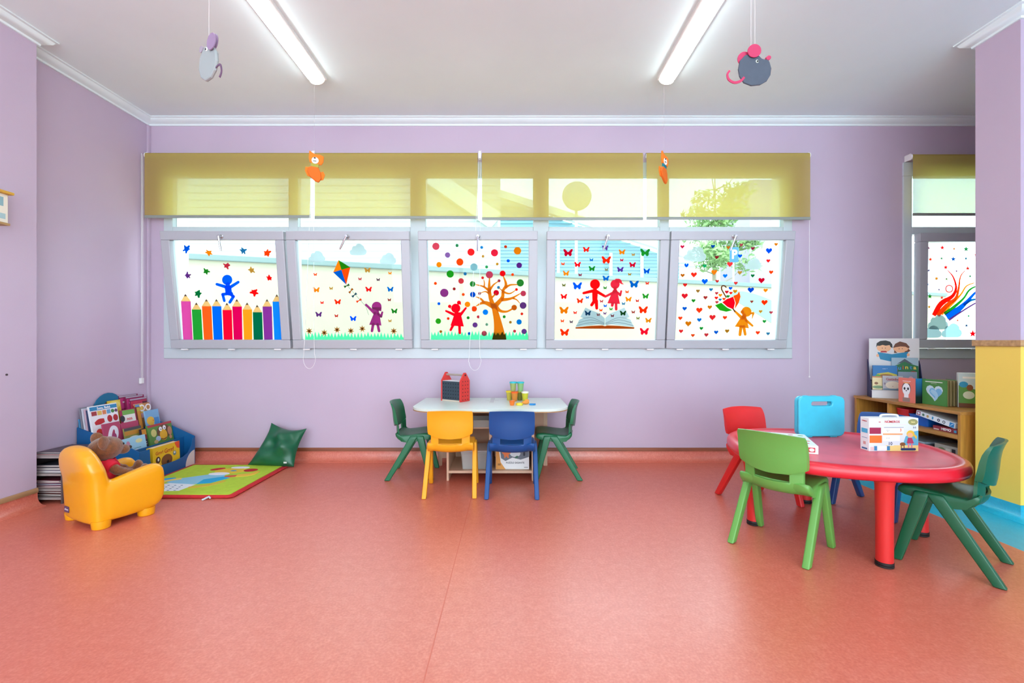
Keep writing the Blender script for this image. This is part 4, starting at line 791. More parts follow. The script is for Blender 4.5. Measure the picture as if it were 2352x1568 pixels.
gbox('game_box', 'dark red memo game box on the upper bookcase shelf', 'game box', .168, .22, .030, '#8c2c3c', MA, (2.96, 2.982, .4055), -90)
TB_ = [('#e8f2f6', rc(-.14,.14,.001,.034)), ('#a0506c', rrect(-.134,-.108,.004,.031,.002)), ('#e8f2f6', ell(-.121,.0175,.009)), ('#4c8468', ell(-.085,.017,.009)), ('#c8a86c', ell(-.052,.017,.009)), ('#2c98c8', ell(-.015,.018,.006,.011)), ('#34405c', ell(.028,.018,.010)), ('#e8f2f6', ell(.028,.018,.004)), ('#48606c', ell(.066,.018,.010)), ('#e8f2f6', ell(.066,.018,.005)), ('#1c88c8', rc(.105,.136,.003,.032)), ('#e8f2f6', o_strip([(.112,.01,.0015),(.12,.02,.0015),(.13,.026,.0015)]))]
gbox('game_box', 'white game box leaning aslant on top of the memo game', 'game box', .282, .24, .035, '#dfeaee', TB_, (2.965, 3.050, .4625), -90, roll=9.5)
bin_('clear plastic box on the lower bookcase shelf, near end', 2.99, 3.0, .1005, .26, .2, .13, clear, lid=mat('#b9c4cc', rough=.3, alpha=.8))
bin_('clear plastic box with a grey lid in the middle of the lower bookcase shelf', 2.99, 3.25, .1005, .26, .22, .19, mat('#6c7884', rough=.3, alpha=.8), lid=mat('#9fb4c0', rough=.3, alpha=.85))
gbox('game_box', 'patterned box with a black square on top of the near clear box', 'game box', .18, .2, .07, '#a8a294', [('#1a1a1c', rc(.03,.055,.012,.055)), ('#6c8054', ell(-.04,.035,.025,.016)), ('#c8c4b8', rc(-.01,.02,.01,.05))], (2.97, 2.985, .2435), -90)
gbox('game_box', 'small brownish red box in the far bay of the bookcase', 'game box', .10, .15, .09, '#8c3c34', [], (2.96, 3.50, .3405), -90)
gbox('folder', 'grey folder leaning in the far bay of the bookcase', 'folder', .16, .2, .012, '#7c7068', [], (2.95, 3.632, .372), -90, roll=-12)
r = thing('paper_stack', 'loose white drawing sheets on the bottom bookcase shelf', 'paper', (2.86, 3.0, .232)); 
bpy.data.objects.remove(r)
# display stand on the bookcase
ZB_ = BZ+.0006
t = thing('book_display', 'white card book display with a picture of two reading children', 'book display', (2.845, 3.580, ZB_), -25)
wc = mat('#dfdfe2', rough=.5); dkb = mat('#1c2450', rough=.5)
bm = nb(); box(bm, 0, .33, -.004, 0, 0, .062); box(bm, 0, .33, -.004, .03, .055, .058); lab(obj('front_lip', bm, wc, t, smooth=0), 'white front lip')
for x in (0, .326): bm = nb(); prism(bm, [(0,0),(.13,0),(.13,.30),(.10,.26),(.03,.06),(0,.06)], .004, T(x,0,0) @ RZ(90) @ RX(90)); lab(obj('side_panel', bm, dkb, t, smooth=0), 'dark blue side')
for y, z in ((.03, .058), (.075, .13)): bm = nb(); box(bm, .004, .326, y, .126, z, z+.004); obj('step', bm, dkb, t, smooth=0)
bm = nb(); mm = [wc]; box(bm, .012, .33, .126, .131, 0, .468, 0)
q = lambda *p: [(x, y) for x, y in p]
AD = [('#f2b98c', ell(.108,.392,.046,.034)), ('#201c1c', [(.058,.395),(.062,.43),(.085,.448),(.12,.452),(.148,.442),(.162,.42),(.164,.39),(.15,.40),(.145,.415),(.12,.410),(.10,.416),(.08,.408),(.066,.41)]), ('#b83038', [(.085,.355),(.13,.355),(.122,.368),(.092,.368)]),
      ('#f0b489', ell(.218,.385,.05,.030)), ('#6b3c28', [(.166,.392),(.18,.425),(.21,.444),(.25,.43),(.272,.398),(.262,.39),(.245,.402),(.215,.404),(.185,.398)]), ('#6b3c28', [(.262,.385),(.276,.372),(.262,.358),(.235,.352),(.242,.366),(.256,.372)]), ('#6b3c28', [(.175,.375),(.173,.352),(.195,.352),(.185,.362)]),
      ('#0a86b4', [(.066,.358),(.16,.342),(.262,.362),(.25,.305),(.166,.285),(.145,.285),(.085,.300)]), ('#f0b489', ell(.068,.33,.009,.012)), ('#f0b489', ell(.262,.338,.009,.012)), ('#403030', ell(.098,.39,.003)), ('#403030', ell(.118,.39,.003)), ('#403030', ell(.205,.385,.003)), ('#403030', ell(.225,.386,.003))]
art_on(bm, AD, .126, mm); lab(obj('poster', bm, mm, t, smooth=0), 'poster of a boy and a girl reading a blue book')
def on_stand(lx, ly, lz): c, s_ = math.cos(R(-25)), math.sin(R(-25)); return (2.845+lx*c-ly*s_, 3.58+lx*s_+ly*c, ZB_+lz)
book('green farm picture book at the top right of the book display', .165, .18, .012, '#9db8c8', [('#1c7040', [(-.075,.0),(.082,.0),(.082,.115),(.04,.13),(0,.155),(-.035,.13),(-.078,.11)]), ('#4a5560', [(-.05,.13),(0,.172),(.05,.13),(.02,.135),(0,.15),(-.03,.135)]), ('T','#c83c3c','Q',.042,-.062,.085), ('T','#3c88d0','u',.042,-.034,.098), ('T','#d0402c','i',.042,-.012,.102), ('T','#f0d040','n',.042,.010,.104), ('T','#3c88d0','t',.042,.036,.104), ('T','#f0d060','a',.042,.060,.103), ('#a02c30', ell(.05,.06,.022,.016))], on_stand(.235, .098, .135), -25, -5)
book('blue and yellow picture book at the left of the book display', .155, .19, .014, '#0a70b4', [('#c8b838', [(-.07,.03),(.075,.03),(.075,.12),(.02,.138),(-.05,.125)]), ('#a0682c', ell(.005,.108,.045,.014)), ('#4c9c40', ell(-.045,.09,.02,.03)), ('T','#e8e8f0','— ·',.02,0,.165)], on_stand(.098, .055, .063), -25, -4)
book('cream picture book at the left end of the display lip', .09, .105, .008, '#e8d8a4', [('#c87840', rc(-.045,.045,.095,.104)), ('#7c9c70', ell(-.01,.02,.035,.012)), ('#8a5c3c', ell(-.02,.05,.012,.01))], on_stand(.056, .033, .0627), -25, -3)
book('grey kitten board book on the lip of the book display', .125, .112, .010, '#b4b4bc', [('T','#a83c48','Gatinho',.026,.0,.085), ('#e8dcc8', ell(0,.04,.045,.030)), ('#b87838', ell(.048,.045,.014,.016)), ('#8c7c90', ell(-.05,.05,.006,.009)), ('#6c88a0', rc(-.06,.06,.002,.012)), ('#c8a8a0', ell(0,.03,.004,.003))], on_stand(.135, .016, .0627), -25, -3)
book('slate blue picture book at the right of the display lip', .115, .145, .008, '#8494a8', [('#3c4450', rc(-.05,.05,.005,.05)), ('#d0a0b0', ell(.02,.09,.015,.02)), ('#e8e8ec', rc(-.035,.0,.065,.07))], on_stand(.232, .033, .0627), -25, -3)
def faced(x, y): return (x, y, ZB_)
# v-shaped open board book: coral panda cover and dark blue cover
t = thing('board_book', 'board book standing open, coral cover with a panda and dark blue cover', 'book', (2.892, 3.245, ZB_)); hB = .178
mm = [card('#e07868')]; bm = nb(); Mc = RZ(-78)   # coral cover runs away from the viewer, facing left
box(bm, -.115, 0, -.003, 0, 0, hB, 0, Mc); art_on(bm, [('#3a4048', ell(-.06,.10,.030,.046)), ('#f2f2f4', ell(-.06,.095,.027,.044)), ('#303438', ell(-.072,.10,.007,.01)), ('#303438', ell(-.048,.10,.007,.01)), ('#303438', ell(-.06,.085,.005,.004)), ('#f2f2f4', rc(-.075,-.045,.035,.06)), ('#9a8078', rc(-.085,-.035,.004,.034)), ('#f4e0d8', rc(-.085,-.03,.152,.156)), ('#f0b070', rc(-.078,-.04,.138,.146))], -.003, mm, Mc)
obj('front_cover', bm, mm, t, smooth=0)
def grad(name, c0, c1, z1):
    m = bpy.data.materials.new(name); m.use_nodes = True; nt = m.node_tree; tc = nt.nodes.new('ShaderNodeTexCoord'); sp = nt.nodes.new('ShaderNodeSeparateXYZ'); mr = nt.nodes.new('ShaderNodeMapRange'); mr.inputs[2].default_value = z1
    r = nt.nodes.new('ShaderNodeValToRGB'); r.color_ramp.elements[0].color = hx(c0); r.color_ramp.elements[1].color = hx(c1); r.color_ramp.elements[0].position = .25
    nt.links.new(tc.outputs['Object'], sp.inputs[0]); nt.links.new(sp.outputs[2], mr.inputs[0]); nt.links.new(mr.outputs[0], r.inputs[0]); nt.links.new(r.outputs[0], nt.nodes['Principled BSDF'].inputs['Base Color']); nt.nodes['Principled BSDF'].inputs['Roughness'].default_value = .35; return m
bm = nb(); box(bm, .001, .080, -.003, 0, 0, hB, 0, RZ(8)); obj('back_cover', bm, grad('night_print', '#182c28', '#2c88c8', hB), t, smooth=0)
bm = nb()
for k in range(5): box(bm, .003, .075, -.002, 0, .003, hB-.003, 0, T(.003, .002, 0) @ RZ(20+14*k))
obj('pages', bm, mat('#d8d0c0', rough=.7), t, smooth=0)
t = thing('board_book', 'green board book with a pale blue heart, standing fanned open', 'book', (2.955, 3.072, ZB_)); mm = [card('#4c8c44')]; bm = nb(); Mc = RZ(-86)
box(bm, -.172, 0, -.004, 0, 0, hB, 0, Mc); HH = o_heart(-.086, .088, .118)
art_on(bm, [('#cfe4f0', HH), ('#7cbce4', [(x*.86-.010, y*.86+.012) for x, y in o_heart(-.078, .082, .105)]), ('#a8d4ee', [(x, y) for x, y in o_strip([(-.11,.10,.01),(-.085,.085,.016),(-.07,.06,.01),(-.085,.03,.004)])]), ('#f0f4e8', rc(-.15,-.03,.158,.163)), ('#f0f4e8', rc(-.11,-.07,.149,.1505))], -.004, mm, Mc); obj('front_cover', bm, mm, t, smooth=0)
bm = nb()
for k in range(7): box(bm, -.155, -.002, -.0014, .0014, .003, hB-.003, k % 2, T(.006+.011*k, .0, 0) @ RZ(-86-3*k))
obj('pages', bm, [mat('#b8a878', rough=.6), mat('#7c7048', rough=.6)], t, smooth=0)
bm = nb(); box(bm, -.155, 0, -.002, .002, 0, hB, 0, T(.084, 0, 0) @ RZ(-108)); lab(obj('back_cover', bm, card('#4c8c44'), t, smooth=0), 'green back cover')
FB = [('#c8e0e8', rc(-.109,.109,.12,.229)), ('#5c9c48', [(-.109,.03),(.109,.03),(.109,.12),(.04,.135),(-.03,.125),(-.109,.15)]), ('#2ca0d0', ell(-.085,.155,.022,.02)), ('#8c5430', ell(-.055,.135,.016,.02)), ('#7c4428', o_strip([(.0,.10,.010),(.005,.14,.012),(.01,.175,.006)])), ('#a8683c', ell(.055,.135,.035,.016)), ('#dce8d0', ell(-.06,.085,.028,.026)), ('#e8ece0', ell(.01,.055,.022,.02)), ('#58b858', ell(.035,.10,.014,.02)), ('#6c4028', rc(-.109,.109,.001,.03)), ('#f4f6f4', rc(-.09,-.01,.195,.208)), ('#e8d498', rc(.0,.109,.15,.17))]
gbox('picture_book_box', 'farmyard picture box at the right end of the bookcase top, beside the pillar', 'box', .222, .05, .232, '#dfe9e2', FB, (3.115, 3.011, ZB_), -35)
bm = nb()
# ================================================================= BLUE BOOK BOX IN THE LEFT CORNER
BL_ = mat('#0a5f9c', rough=.45, noise=.04, nscale=5); BD = mat('#0a4a80', rough=.5)
t = thing('book_bin', 'blue cardboard display box full of picture books in the left corner', 'book box', (-2.82, 3.435, 0))
YZ = RZ(90) @ RX(90)     # 2-D (x,y) -> (Y,Z), thickness towards +X
def yz(pts, d, x): bm = nb(); prism(bm, ccw([(a-3.435, b) for a, b in pts]), d, T(x+2.82, 0, 0) @ YZ); return bm
def side(y, name='side_panel'):
    bm = nb(); prism(bm, ccw([(-3.035+2.82, 0), (-2.6+2.82, 0), (-2.6+2.82, .227), (-2.78+2.82, .31), (-3.035+2.82, .40)]), .006, T(0, y-3.435+.006, 0) @ FRONT); return obj(name, bm, BL_, t, smooth=0)
side(3.158); side(3.708)
fl = [(3.164,0),(3.708,0),(3.708,.224),(3.685,.205),(3.672,.155),(3.63,.105),(3.58,.088),(3.50,.080),(3.30,.082),(3.27,.10),(3.255,.14),(3.25,.227),(3.164,.227)]
obj('front_panel', yz(fl, .005, -2.605), BL_, t, smooth=0)
obj('pocket_panel', yz([(3.164,.0),(3.705,.0),(3.705,.222),(3.164,.226)], .005, -2.69), BL_, t, smooth=0)
obj('decoration', yz([(3.707,.001)]+[(3.707-.10*math.sin(a), .001+.115*math.cos(a)) for a in [PI/2*k/10 for k in range(11)]], .0008, -2.5996), mat('#d8d4ce', rough=.6), t, smooth=0)
bm = nb(); box(bm, -.20, .12, -.26, .265, .0, .12); box(bm, -.20, .01, -.26, .265, .12, .22); box(bm, -.20, -.09, -.26, .265, .22, .32); obj('step', bm, BD, t, smooth=0)
hp = [(3.17,.30),(3.17,.44)]+[(3.40-.13*math.cos(a)-.0, .47+.145*math.sin(a)) for a in [PI*k/12 for k in range(13)]]+[(3.70,.46),(3.70,.30)]
obj('header', yz(hp, .006, -3.036), mat('#0a7098', rough=.5), t, smooth=0); bm = yz(ell(3.42,.50,.075,.055), .001, -3.0297); lab(obj('header_picture', bm, mat('#7c4c38', rough=.6), t, smooth=0), 'brown round picture')
def bb(label, y0, y1, z0, h, x, th, colr, art, lean=-10, roll=0): return book(label, y1-y0, h, th, colr, art, (x, (y0+y1)/2, z0), 90, lean, roll, 'picture books in the blue box')
bb('yellow book with a brown bear and the words Grrr! Grrr! in the front pocket', 3.305, 3.573, .005, .213, -2.640, .045, '#f2c21c', [('T','#c8541c','Grrr!',.034,-.07,.165), ('T','#c8541c','Grrr!',.044,.025,.165), ('#e85020', [(.134,.2128),(.134,.155),(.105,.165),(.085,.2),(.083,.2128)]), ('#7c4c24', ell(.0,.095,.055,.045)), ('#241410', ell(.01,.082,.012)), ('#4c2c20', ell(-.085,.115,.022,.025)), ('#f4f4f4', ell(-.082,.118,.008,.012)), ('#6c9090', ell(.08,.13,.016,.018)), ('#f0f0e8', ell(.08,.135,.008)), ('#f0f0e8', rc(-.11,-.08,.078,.088))], -2)
bb('pale blue book with a balloon at the near end of the front tier', 3.185, 3.405, .121, .185, -2.735, .010, '#a4d8ec', [('#d090a8', ell(-.045,.14,.016,.024)), ('#e8e8a8', ell(.05,.15,.03,.015)), ('#5c9ca0', rc(0,.06,.10,.104)), ('#f4f4ec', ell(.02,.08,.02,.014)), ('#303030', ell(.025,.08,.005)), ('#e0c050', rc(-.11,.11,.005,.05))])
bb('green book with a big yellow monkey face on the front tier', 3.46, 3.70, .121, .235, -2.755, .016, '#5c8c3c', [('#b83c44', rc(-.12,.12,.218,.235)), ('#d0c878', ell(-.07,.17,.026,.03)), ('#6c4424', ell(.03,.165,.07,.055)), ('#ecb428', ell(.022,.14,.038,.044)), ('#c88868', ell(.09,.16,.022,.035)), ('#f8f8f8', ell(.0,.19,.016,.018)), ('#f8f8f8', ell(.04,.195,.016,.018)), ('#202020', ell(.004,.186,.005)), ('#202020', ell(.042,.19,.005)), ('#a8c0d8', ell(-.035,.12,.024,.02)), ('#6c3418', o_strip([(-.01,.115,.003),(.02,.105,.004),(.05,.115,.003)])), ('#c8a870', ell(-.06,.10,.02,.014)), ('#d89068', ell(.09,.11,.014))])
bb('dark picture book with a letter on its spine beside the monkey book', 3.41, 3.455, .121, .22, -2.765, .018, '#2c2430', [('T','#e8e0d8','C',.03,0,.11), ('#8c3038', rc(-.02,.02,.14,.17)), ('#d08c28', rc(-.02,.02,.172,.215))])
bb('olive landscape picture book between the cut-out books and the monkey book', 3.30, 3.45, .121, .245, -2.792, .010, '#8c9048', [('#c88c30', rc(-.075,.075,.19,.22)), ('#e8ece8', ell(.0,.16,.05,.02)), ('#4c4c54', rc(-.075,.075,.225,.245))])
bb('maroon book with a white ring shaped cut-out handle, nearer one', 3.175, 3.31, .221, .20, -2.842, .012, '#b84468', [('#eceaf4', o_strip([(-.05,.0,.012),(-.03,.10,.014),(.0,.16,.014),(.03,.15,.014),(.025,.10,.014),(-.02,.04,.012)])), ('#a84070', ell(.008,.10,.018,.024))])
bb('maroon book with a white looped cut-out handle, farther one', 3.315, 3.47, .221, .18, -2.842, .012, '#b84468', [('#eceaf4', o_strip([(-.07,.02,.012),(-.02,.09,.014),(.05,.12,.014),(.06,.09,.014),(-.0,.04,.012),(-.05,.0,.01)])), ('#6c5c80', o_strip([(-.02,.06,.004),(.01,.08,.006),(.04,.09,.003)]))])
bb('white picture dictionary with rows of red fruit at the near end', 3.165, 3.385, .255, .292, -2.915, .014, '#f4f6fa', [('#2c8cc0', rc(-.108,.108,.258,.285)), ('T','#ffffff','Sons, Bebé',.024,0,.27), ('#a83c40', rc(-.10,-.06,.222,.252)), ('#e8c060', rc(-.055,-.02,.222,.252)), ('#e08858', rc(-.015,.015,.222,.252)), ('#68a8d0', rc(.02,.05,.222,.252)), ('#4c9048', ell(.068,.237,.014)), ('#6c4470', ell(.096,.237,.012)), ('#c82c30', o_strip([(-.085,.165,.01),(-.05,.175,.02),(-.01,.18,.014)])), ('#c02c30', ell(.035,.185,.020,.026)), ('#b82c30', ell(.083,.185,.020,.024)), ('#e84c40', ell(-.06,.10,.026)), ('#e05448', ell(-.02,.105,.026)), ('#c83c3c', ell(.05,.09,.02)), ('#c83c3c', ell(.02,.04,.02)), ('#2ca0b0', ell(.08,.03,.02))])
bb('white and green book with red lettering behind the fruit book', 3.40, 3.53, .255, .23, -2.905, .012, '#a83058', [('#74b050', rc(-.055,.055,.19,.225)), ('#f4f4ec', rc(-.055,.055,.13,.19)), ('T','#d83c40','nos',.034,.0,.158), ('#283038', ell(-.06,.165,.02,.024))])
bb('brown and orange spined book beside the blue duck book', 3.537, 3.572, .255, .235, -2.905, .02, '#7c4430', [('#d89030', rc(-.015,.015,.06,.2)), ('#c8b040', rc(-.015,.015,.2,.23))])
bb('light blue book with a yellow chick above the monkey book', 3.575, 3.71, .228, .225, -2.868, .012, '#80b4dc', [('#f0c040', ell(-.025,.14,.038,.034)), ('#f0c040', ell(-.015,.10,.02,.02)), ('#e87830', ell(.0,.14,.006)), ('#4c8cc8', rc(.01,.06,.10,.16))])
bb('colourful book with big white letter O shapes at the back right', 3.56, 3.70, .321, .185, -2.945, .010, '#c88c50', [('#68a0d0', rc(-.07,-.03,.13,.18)), ('#f0cc60', rc(-.03,.0,.10,.18)), ('T','#ffffff','OO',.075,.022,.145), ('#f0d870', rc(.04,.07,.08,.13)), ('#f0b8c0', ell(-.01,.09,.02)), ('#f4f4f4', ell(.04,.095,.014))], -8)
for k, (y0, y1, z, h, x) in enumerate([(3.485,3.66,.325,.255,-3.005),(3.52,3.695,.325,.245,-2.985),(3.545,3.70,.325,.225,-2.968)]):
    bb(['purple maroon magazine at the very back of the blue box', 'grey edged maroon magazine second from the back', 'maroon and red magazine in front of the two other maroon ones'][k], y0, y1, z, h, x, .010, '#8c2450', [('#c83c80' if k < 2 else '#c03050', rc(-.08,.07,h-.10,h-.02)), ('#e8d8e0', rc(-.06,.03,h-.055,h-.045)), ('#601c30', rc(.03,.075,h-.14,h-.03)), ('#b0a8b8', rc(-.085,.075,h-.012,h-.002))], -6)
for k in range(4):
    bb(['grey spined picture book leaning at the near end, rearmost', 'white edged picture book leaning at the near end', 'pale pink spined picture book behind the fruit book', 'dark blue spined book directly behind the fruit book'][k], 3.166, 3.37, .322, .215-.006*k, -2.995+.016*k, .011, ['#8c8c98', '#d8dce8', '#d8b8c8', '#28406c'][k], [], -8)
bb('yellow edged book peeking out above the fruit book', 3.375, 3.48, .322, .235, -2.985, .008, '#e8c83c', [('#f0e070', ell(0,.2,.05,.03))], -8)
bb('light blue thin book upright in the near end gap of the box', 3.17, 3.26, .321, .135, -3.016, .008, '#5ca8d8', [], -8)
# ================================================================= LOW GREY SHELF BEHIND THE ARMCHAIR
t = thing('low_shelf', 'low grey wooden shelf of magazines behind the yellow armchair', 'shelf', (-2.905, 2.94, 0)); g = mat('#9a8f8c', rough=.6, noise=.06); gd = mat('#55484a', rough=.7)
bm = nb()
for x in (-.135, .125): bm = nb(); box(bm, x, x+.01, -.15, .16, 0, .28); obj('side_panel', bm, gd, t, smooth=0)
bm = nb(); box(bm, -.125, .125, .15, .16, 0, .28); obj('back_panel', bm, gd, t, smooth=0)
for z in (.28, .172, .078, .025): bm = nb(); box(bm, -.135 if z == .28 else -.125, .135 if z == .28 else .125, -.15, .16 if z == .28 else .15, z, z+.012); obj('shelf_board', bm, g, t, smooth=0)
k = 0
for z, items in ((.2925, [('#a02c3c', 'red magazine on top of the low grey shelf', .004), ('#2c303c', 'dark magazine on the red one on the low grey shelf', .006), ('#4c3c48', 'brownish magazine topmost on the low grey shelf', .006)]),
                 (.1845, [('#c8b8c8', 'pale lilac book in the upper bay of the low grey shelf', .012), ('#6c6468', 'grey book on the pale lilac book', .018), ('#484850', 'charcoal book topmost in the upper bay', .014)]),
                 (.0905, [('#8c3848', 'maroon book lowest in the middle bay', .012), ('#34386c', 'dark blue book in the middle bay', .01), ('#a04858', 'rose book in the middle bay', .012), ('#783040', 'wine red book topmost in the middle bay', .012)]),
                 (.0375, [('#54302c', 'dark brown book in the bottom bay', .014), ('#7c3030', 'rust brown book in the bottom bay', .012)])):
    zz = z
    for c, l, th in items:
        r = thing('magazine', l, 'book', (-2.885+.008*((k*7) % 3-1), 2.925+.006*(k % 3), zz), (k*37) % 9-4, 'books lying on the low grey shelf'); bm = nb(); box(bm, -.09, .09, -.11, .11, 0, th, 0); obj('cover', bm, card(c), r, smooth=0, bevel=.001); bm = nb(); box(bm, -.088, .0908, -.1108, .108, th*.25, th*.75); obj('pages', bm, mat('#cfc5c0', rough=.8), r, smooth=0)
        zz += th+.0004; k += 1
# ================================================================= YELLOW ARMCHAIR AND TEDDY
YC = mat('#f5a90c', rough=.30, coat=.3, noise=.03, nscale=4)
t = thing('toddler_armchair', 'chunky yellow plastic toddler armchair seen from behind', 'armchair', (-2.295, 2.585, 0), -26.1)
bm = nb()
def ring_xy(hx_, hy, cx, cy, z, e=3.2, n=28): return [Vector((cx+hx_*math.copysign(abs(math.cos(q))**(2/e), math.cos(q)), cy+hy*math.copysign(abs(math.sin(q))**(2/e), math.sin(q)), z)) for q in [2*PI*i/n for i in range(n)]]
loft(bm, [ring_xy(a, b, 0, c, z) for a, b, c, z in ((.176,.045,-.098,.025),(.184,.052,-.100,.04),(.186,.055,-.104,.15),(.184,.055,-.110,.25),(.184,.054,-.124,.31),(.168,.050,-.134,.355),(.140,.045,-.140,.39),(.102,.036,-.142,.415),(.06,.024,-.142,.429),(.02,.01,-.142,.434))])
def ring_xz(hx_, hz, cx, y, cz, e=3.4, n=28): return [Vector((cx+hx_*math.copysign(abs(math.cos(q))**(2/e), math.cos(q)), y, cz+hz*math.copysign(abs(math.sin(q))**(2/e), math.sin(q)))) for q in [2*PI*i/n for i in range(n)]]
for sx in (-1, 1):
    loft(bm, [ring_xz(a, (zt-zb)/2, sx*.152, y, (zt+zb)/2) for a, y, zb, zt in ((.030,-.11,.03,.24),(.038,-.07,.03,.245),(.041,0,.03,.262),(.042,.08,.032,.282),(.042,.135,.04,.290),(.040,.165,.055,.285),(.034,.183,.085,.262),(.020,.190,.12,.225))])
loft(bm, [ring_xz(.13, (zt-zb)/2, 0, y, (zt+zb)/2) for y, zb, zt in ((-.09,.03,.165),(.0,.03,.168),(.10,.03,.170),(.14,.035,.165),(.155,.06,.14))])
o = obj('body', bm, YC, t, smooth=0)
m = o.modifiers.new('join', 'REMESH'); m.mode = 'VOXEL'; m.voxel_size = .0065; m.use_smooth_shade = True
m = o.modifiers.new('soften', 'SMOOTH'); m.factor = .6; m.iterations = 7
for x, y in ((-.15,-.10),(.15,-.10),(-.145,.11),(.145,.11)):
    bm = nb(); lathe(bm, [(.036, 0), (.04, .004), (.043, .03), (.043, .045)], 20, 0, T(x, y, 0)); obj('foot', bm, YC, t)
bm = nb(); prism(bm, rrect(-.026, .026, -.016, .016, .004), .002, T(-.088, -.155, .08) @ RX(-1) @ FRONT); lb = obj('brand_label', bm, mat('#5c4468', rough=.4), t, smooth=0)
lab(lb, 'small purple maker label'); bm = nb(); text(bm, 'chicco', .016, T(-.088, -.1572, .08) @ RX(-1) @ FRONT, 0); obj('label_writing', bm, mat('#f0ecf0'), lb, smooth=0)
fur = mat('#7e4a26', rough=.95, noise=.3, nscale=60, bump=.8, bscale=260, sheen=.5)
t = thing('teddy_bear', 'brown teddy bear in a red top sitting in the yellow armchair', 'teddy bear', (-2.312, 2.580, .176), -38)
bm = nb()
ball(bm, (0, -.005, .078), .062, .055, .078); ball(bm, (0, -.005, .215), .078, .078, .066)
ball(bm, (0, .005, .222), .082, .072, .060); ball(bm, (0, .075, .198), .034, .032, .028)
for sx in (-1, 1):
    tube(bm, [(sx*.05, 0, .13), (sx*.080, .035, .095), (sx*.075, .085, .072)], [.026, .026, .022], 12); ball(bm, (sx*.073, .09, .07), .024)
    tube(bm, [(sx*.035, .02, .036), (sx*.055, .085, .040), (sx*.065, .14, .045)], [.034, .034, .030], 12); ball(bm, (sx*.068, .160, .062), .033, .026, .046)
    ball(bm, (0, 0, 0), .036, .015, .040, 0, T(sx*.080, -.025, .262) @ RZ(-sx*48) @ RY(sx*20))
o = obj('body', bm, fur, t, smooth=0); m = o.modifiers.new('join', 'REMESH'); m.mode = 'VOXEL'; m.voxel_size = .0045; m.use_smooth_shade = True; m = o.modifiers.new('soften', 'SMOOTH'); m.factor = .5; m.iterations = 4
bm = nb(); lathe(bm, [(.060, .035), (.070, .05), (.073, .09), (.066, .125), (.052, .148), (.048, .156), (.044, .150)], 28, 0, Matrix.Diagonal((1, .92, 1, 1)) @ T(0, -.004, 0))
for sx in (-1, 1): tube(bm, [(sx*.035, 0, .132), (sx*.072, .02, .112)], [.034, .034], 14)
lab(obj('shirt', bm, mat('#e0203c', rough=.9, noise=.05, bump=.2), t, smooth=60), 'red sleeveless top')
bm = nb(); ball(bm, (0, .107, .205), .013, .008, .009); obj('nose', bm, mat('#2a1a14', rough=.4), t)
for sx in (-1, 1): bm = nb(); ball(bm, (sx*.03, .068, .235), .007); obj('eye', bm, mat('#120c0a', rough=.15), t)
# ================================================================= PLAY MAT AND GREEN CUSHION
t = thing('play_mat', 'lime green padded play mat with a red border and a toy figure picture', 'play mat', (-2.17, 3.255, 0))
hx_, hy_ = .392, .378
def soft(bm, x, y, z0, z1, mi=0, n=22, e=.006):
    rn = random.Random(2); P_ = rrect(-x, x, -y, y, .03, 4)
    loft(bm, [[Vector((a*k, b*k, z)) for a, b in P_] for k, z in ((.985, z0), (1, (z0+z1)/2), (.985, z1))])
bm = nb(); soft(bm, hx_, hy_, .001, .016); lab(obj('border', bm, mat('#c8242c', rough=.85, noise=.08, bump=.3), t, smooth=50), 'red quilted border')
bm = nb(); prism(bm, rrect(-hx_+.035, hx_-.035, -hy_+.03, hy_-.03, .02), .004, T(0, 0, .0155)); lab(obj('panel', bm, mat('#b6d838', rough=.85, noise=.06, bump=.3), t, smooth=0), 'lime green panel')
bm = nb(); mt_ = []
MP = [('#8fd0e8', [(-.20,.0),(-.02,.12),(.08,.10),(.12,.0),(.10,-.10),(-.10,-.14),(-.22,-.08)]), ('#e8f4f8', [(-.18,-.10),(.02,-.13),(.0,-.26),(-.2,-.28),(-.30,-.20)]), ('#e8c838', ell(.06,.20,.115,.075)), ('#c01c24', ell(-.07,.245,.05,.03,rot=30)), ('#c01c24', ell(.20,.215,.05,.04)), ('#e8f0f4', ell(.08,.285,.07,.028)), ('#f0f4f8', ell(.02,.12,.075,.035)), ('#1cb0e0', [(.02,-.12),(.10,-.10),(.16,.02),(.10,.05),(.0,-.02)]), ('#d8c040', o_strip([(.02,-.20,.02),(.12,-.14,.026),(.17,-.05,.016)])), ('#d86040', ell(.15,.06,.05,.022,rot=15)), ('#f0d870', o_strip([(-.28,-.16,.016),(-.24,-.05,.02),(-.17,.0,.02)])), ('#2cb0e0', ell(-.27,-.02,.06,.026,rot=35)), ('#4c90b0', ell(.08,.195,.022,.012)), ('#e8c040', o_strip([(.18,.07,.03),(.26,.10,.03),(.28,.18,.012)]))]
for k, (c, p) in enumerate(MP):
    mt_.append(mat(c, rough=.85)); prism(bm, ccw(p), .0006+.0002*k, T(-.02, -.02, .0196), k)
rn = random.Random(4); mt_.append(mat('#2c6c90', rough=.8))
for i in range(5):
    for j in range(4): x, y = -.21+.045*i-.01*j, -.255+.035*j; prism(bm, ell(x, y, .008, .006, 8), .0012, T(-.02, -.02, .0196), len(mt_)-1)
lab(obj('toy_figure_picture', bm, mt_, t, smooth=0), 'soft toy figure in light blue with a yellow head and red ears')
bm = nb(); tube(bm, [(.24, -.37, .012), (.235, -.40, .010), (.225, -.415, .006)], .006, 6); tube(bm, [(.24, -.37, .012), (.26, -.39, .010)], .005, 6); lab(obj('tie_tag', bm, mat('#cfd8e0', rough=.8), t), 'white cloth tie')
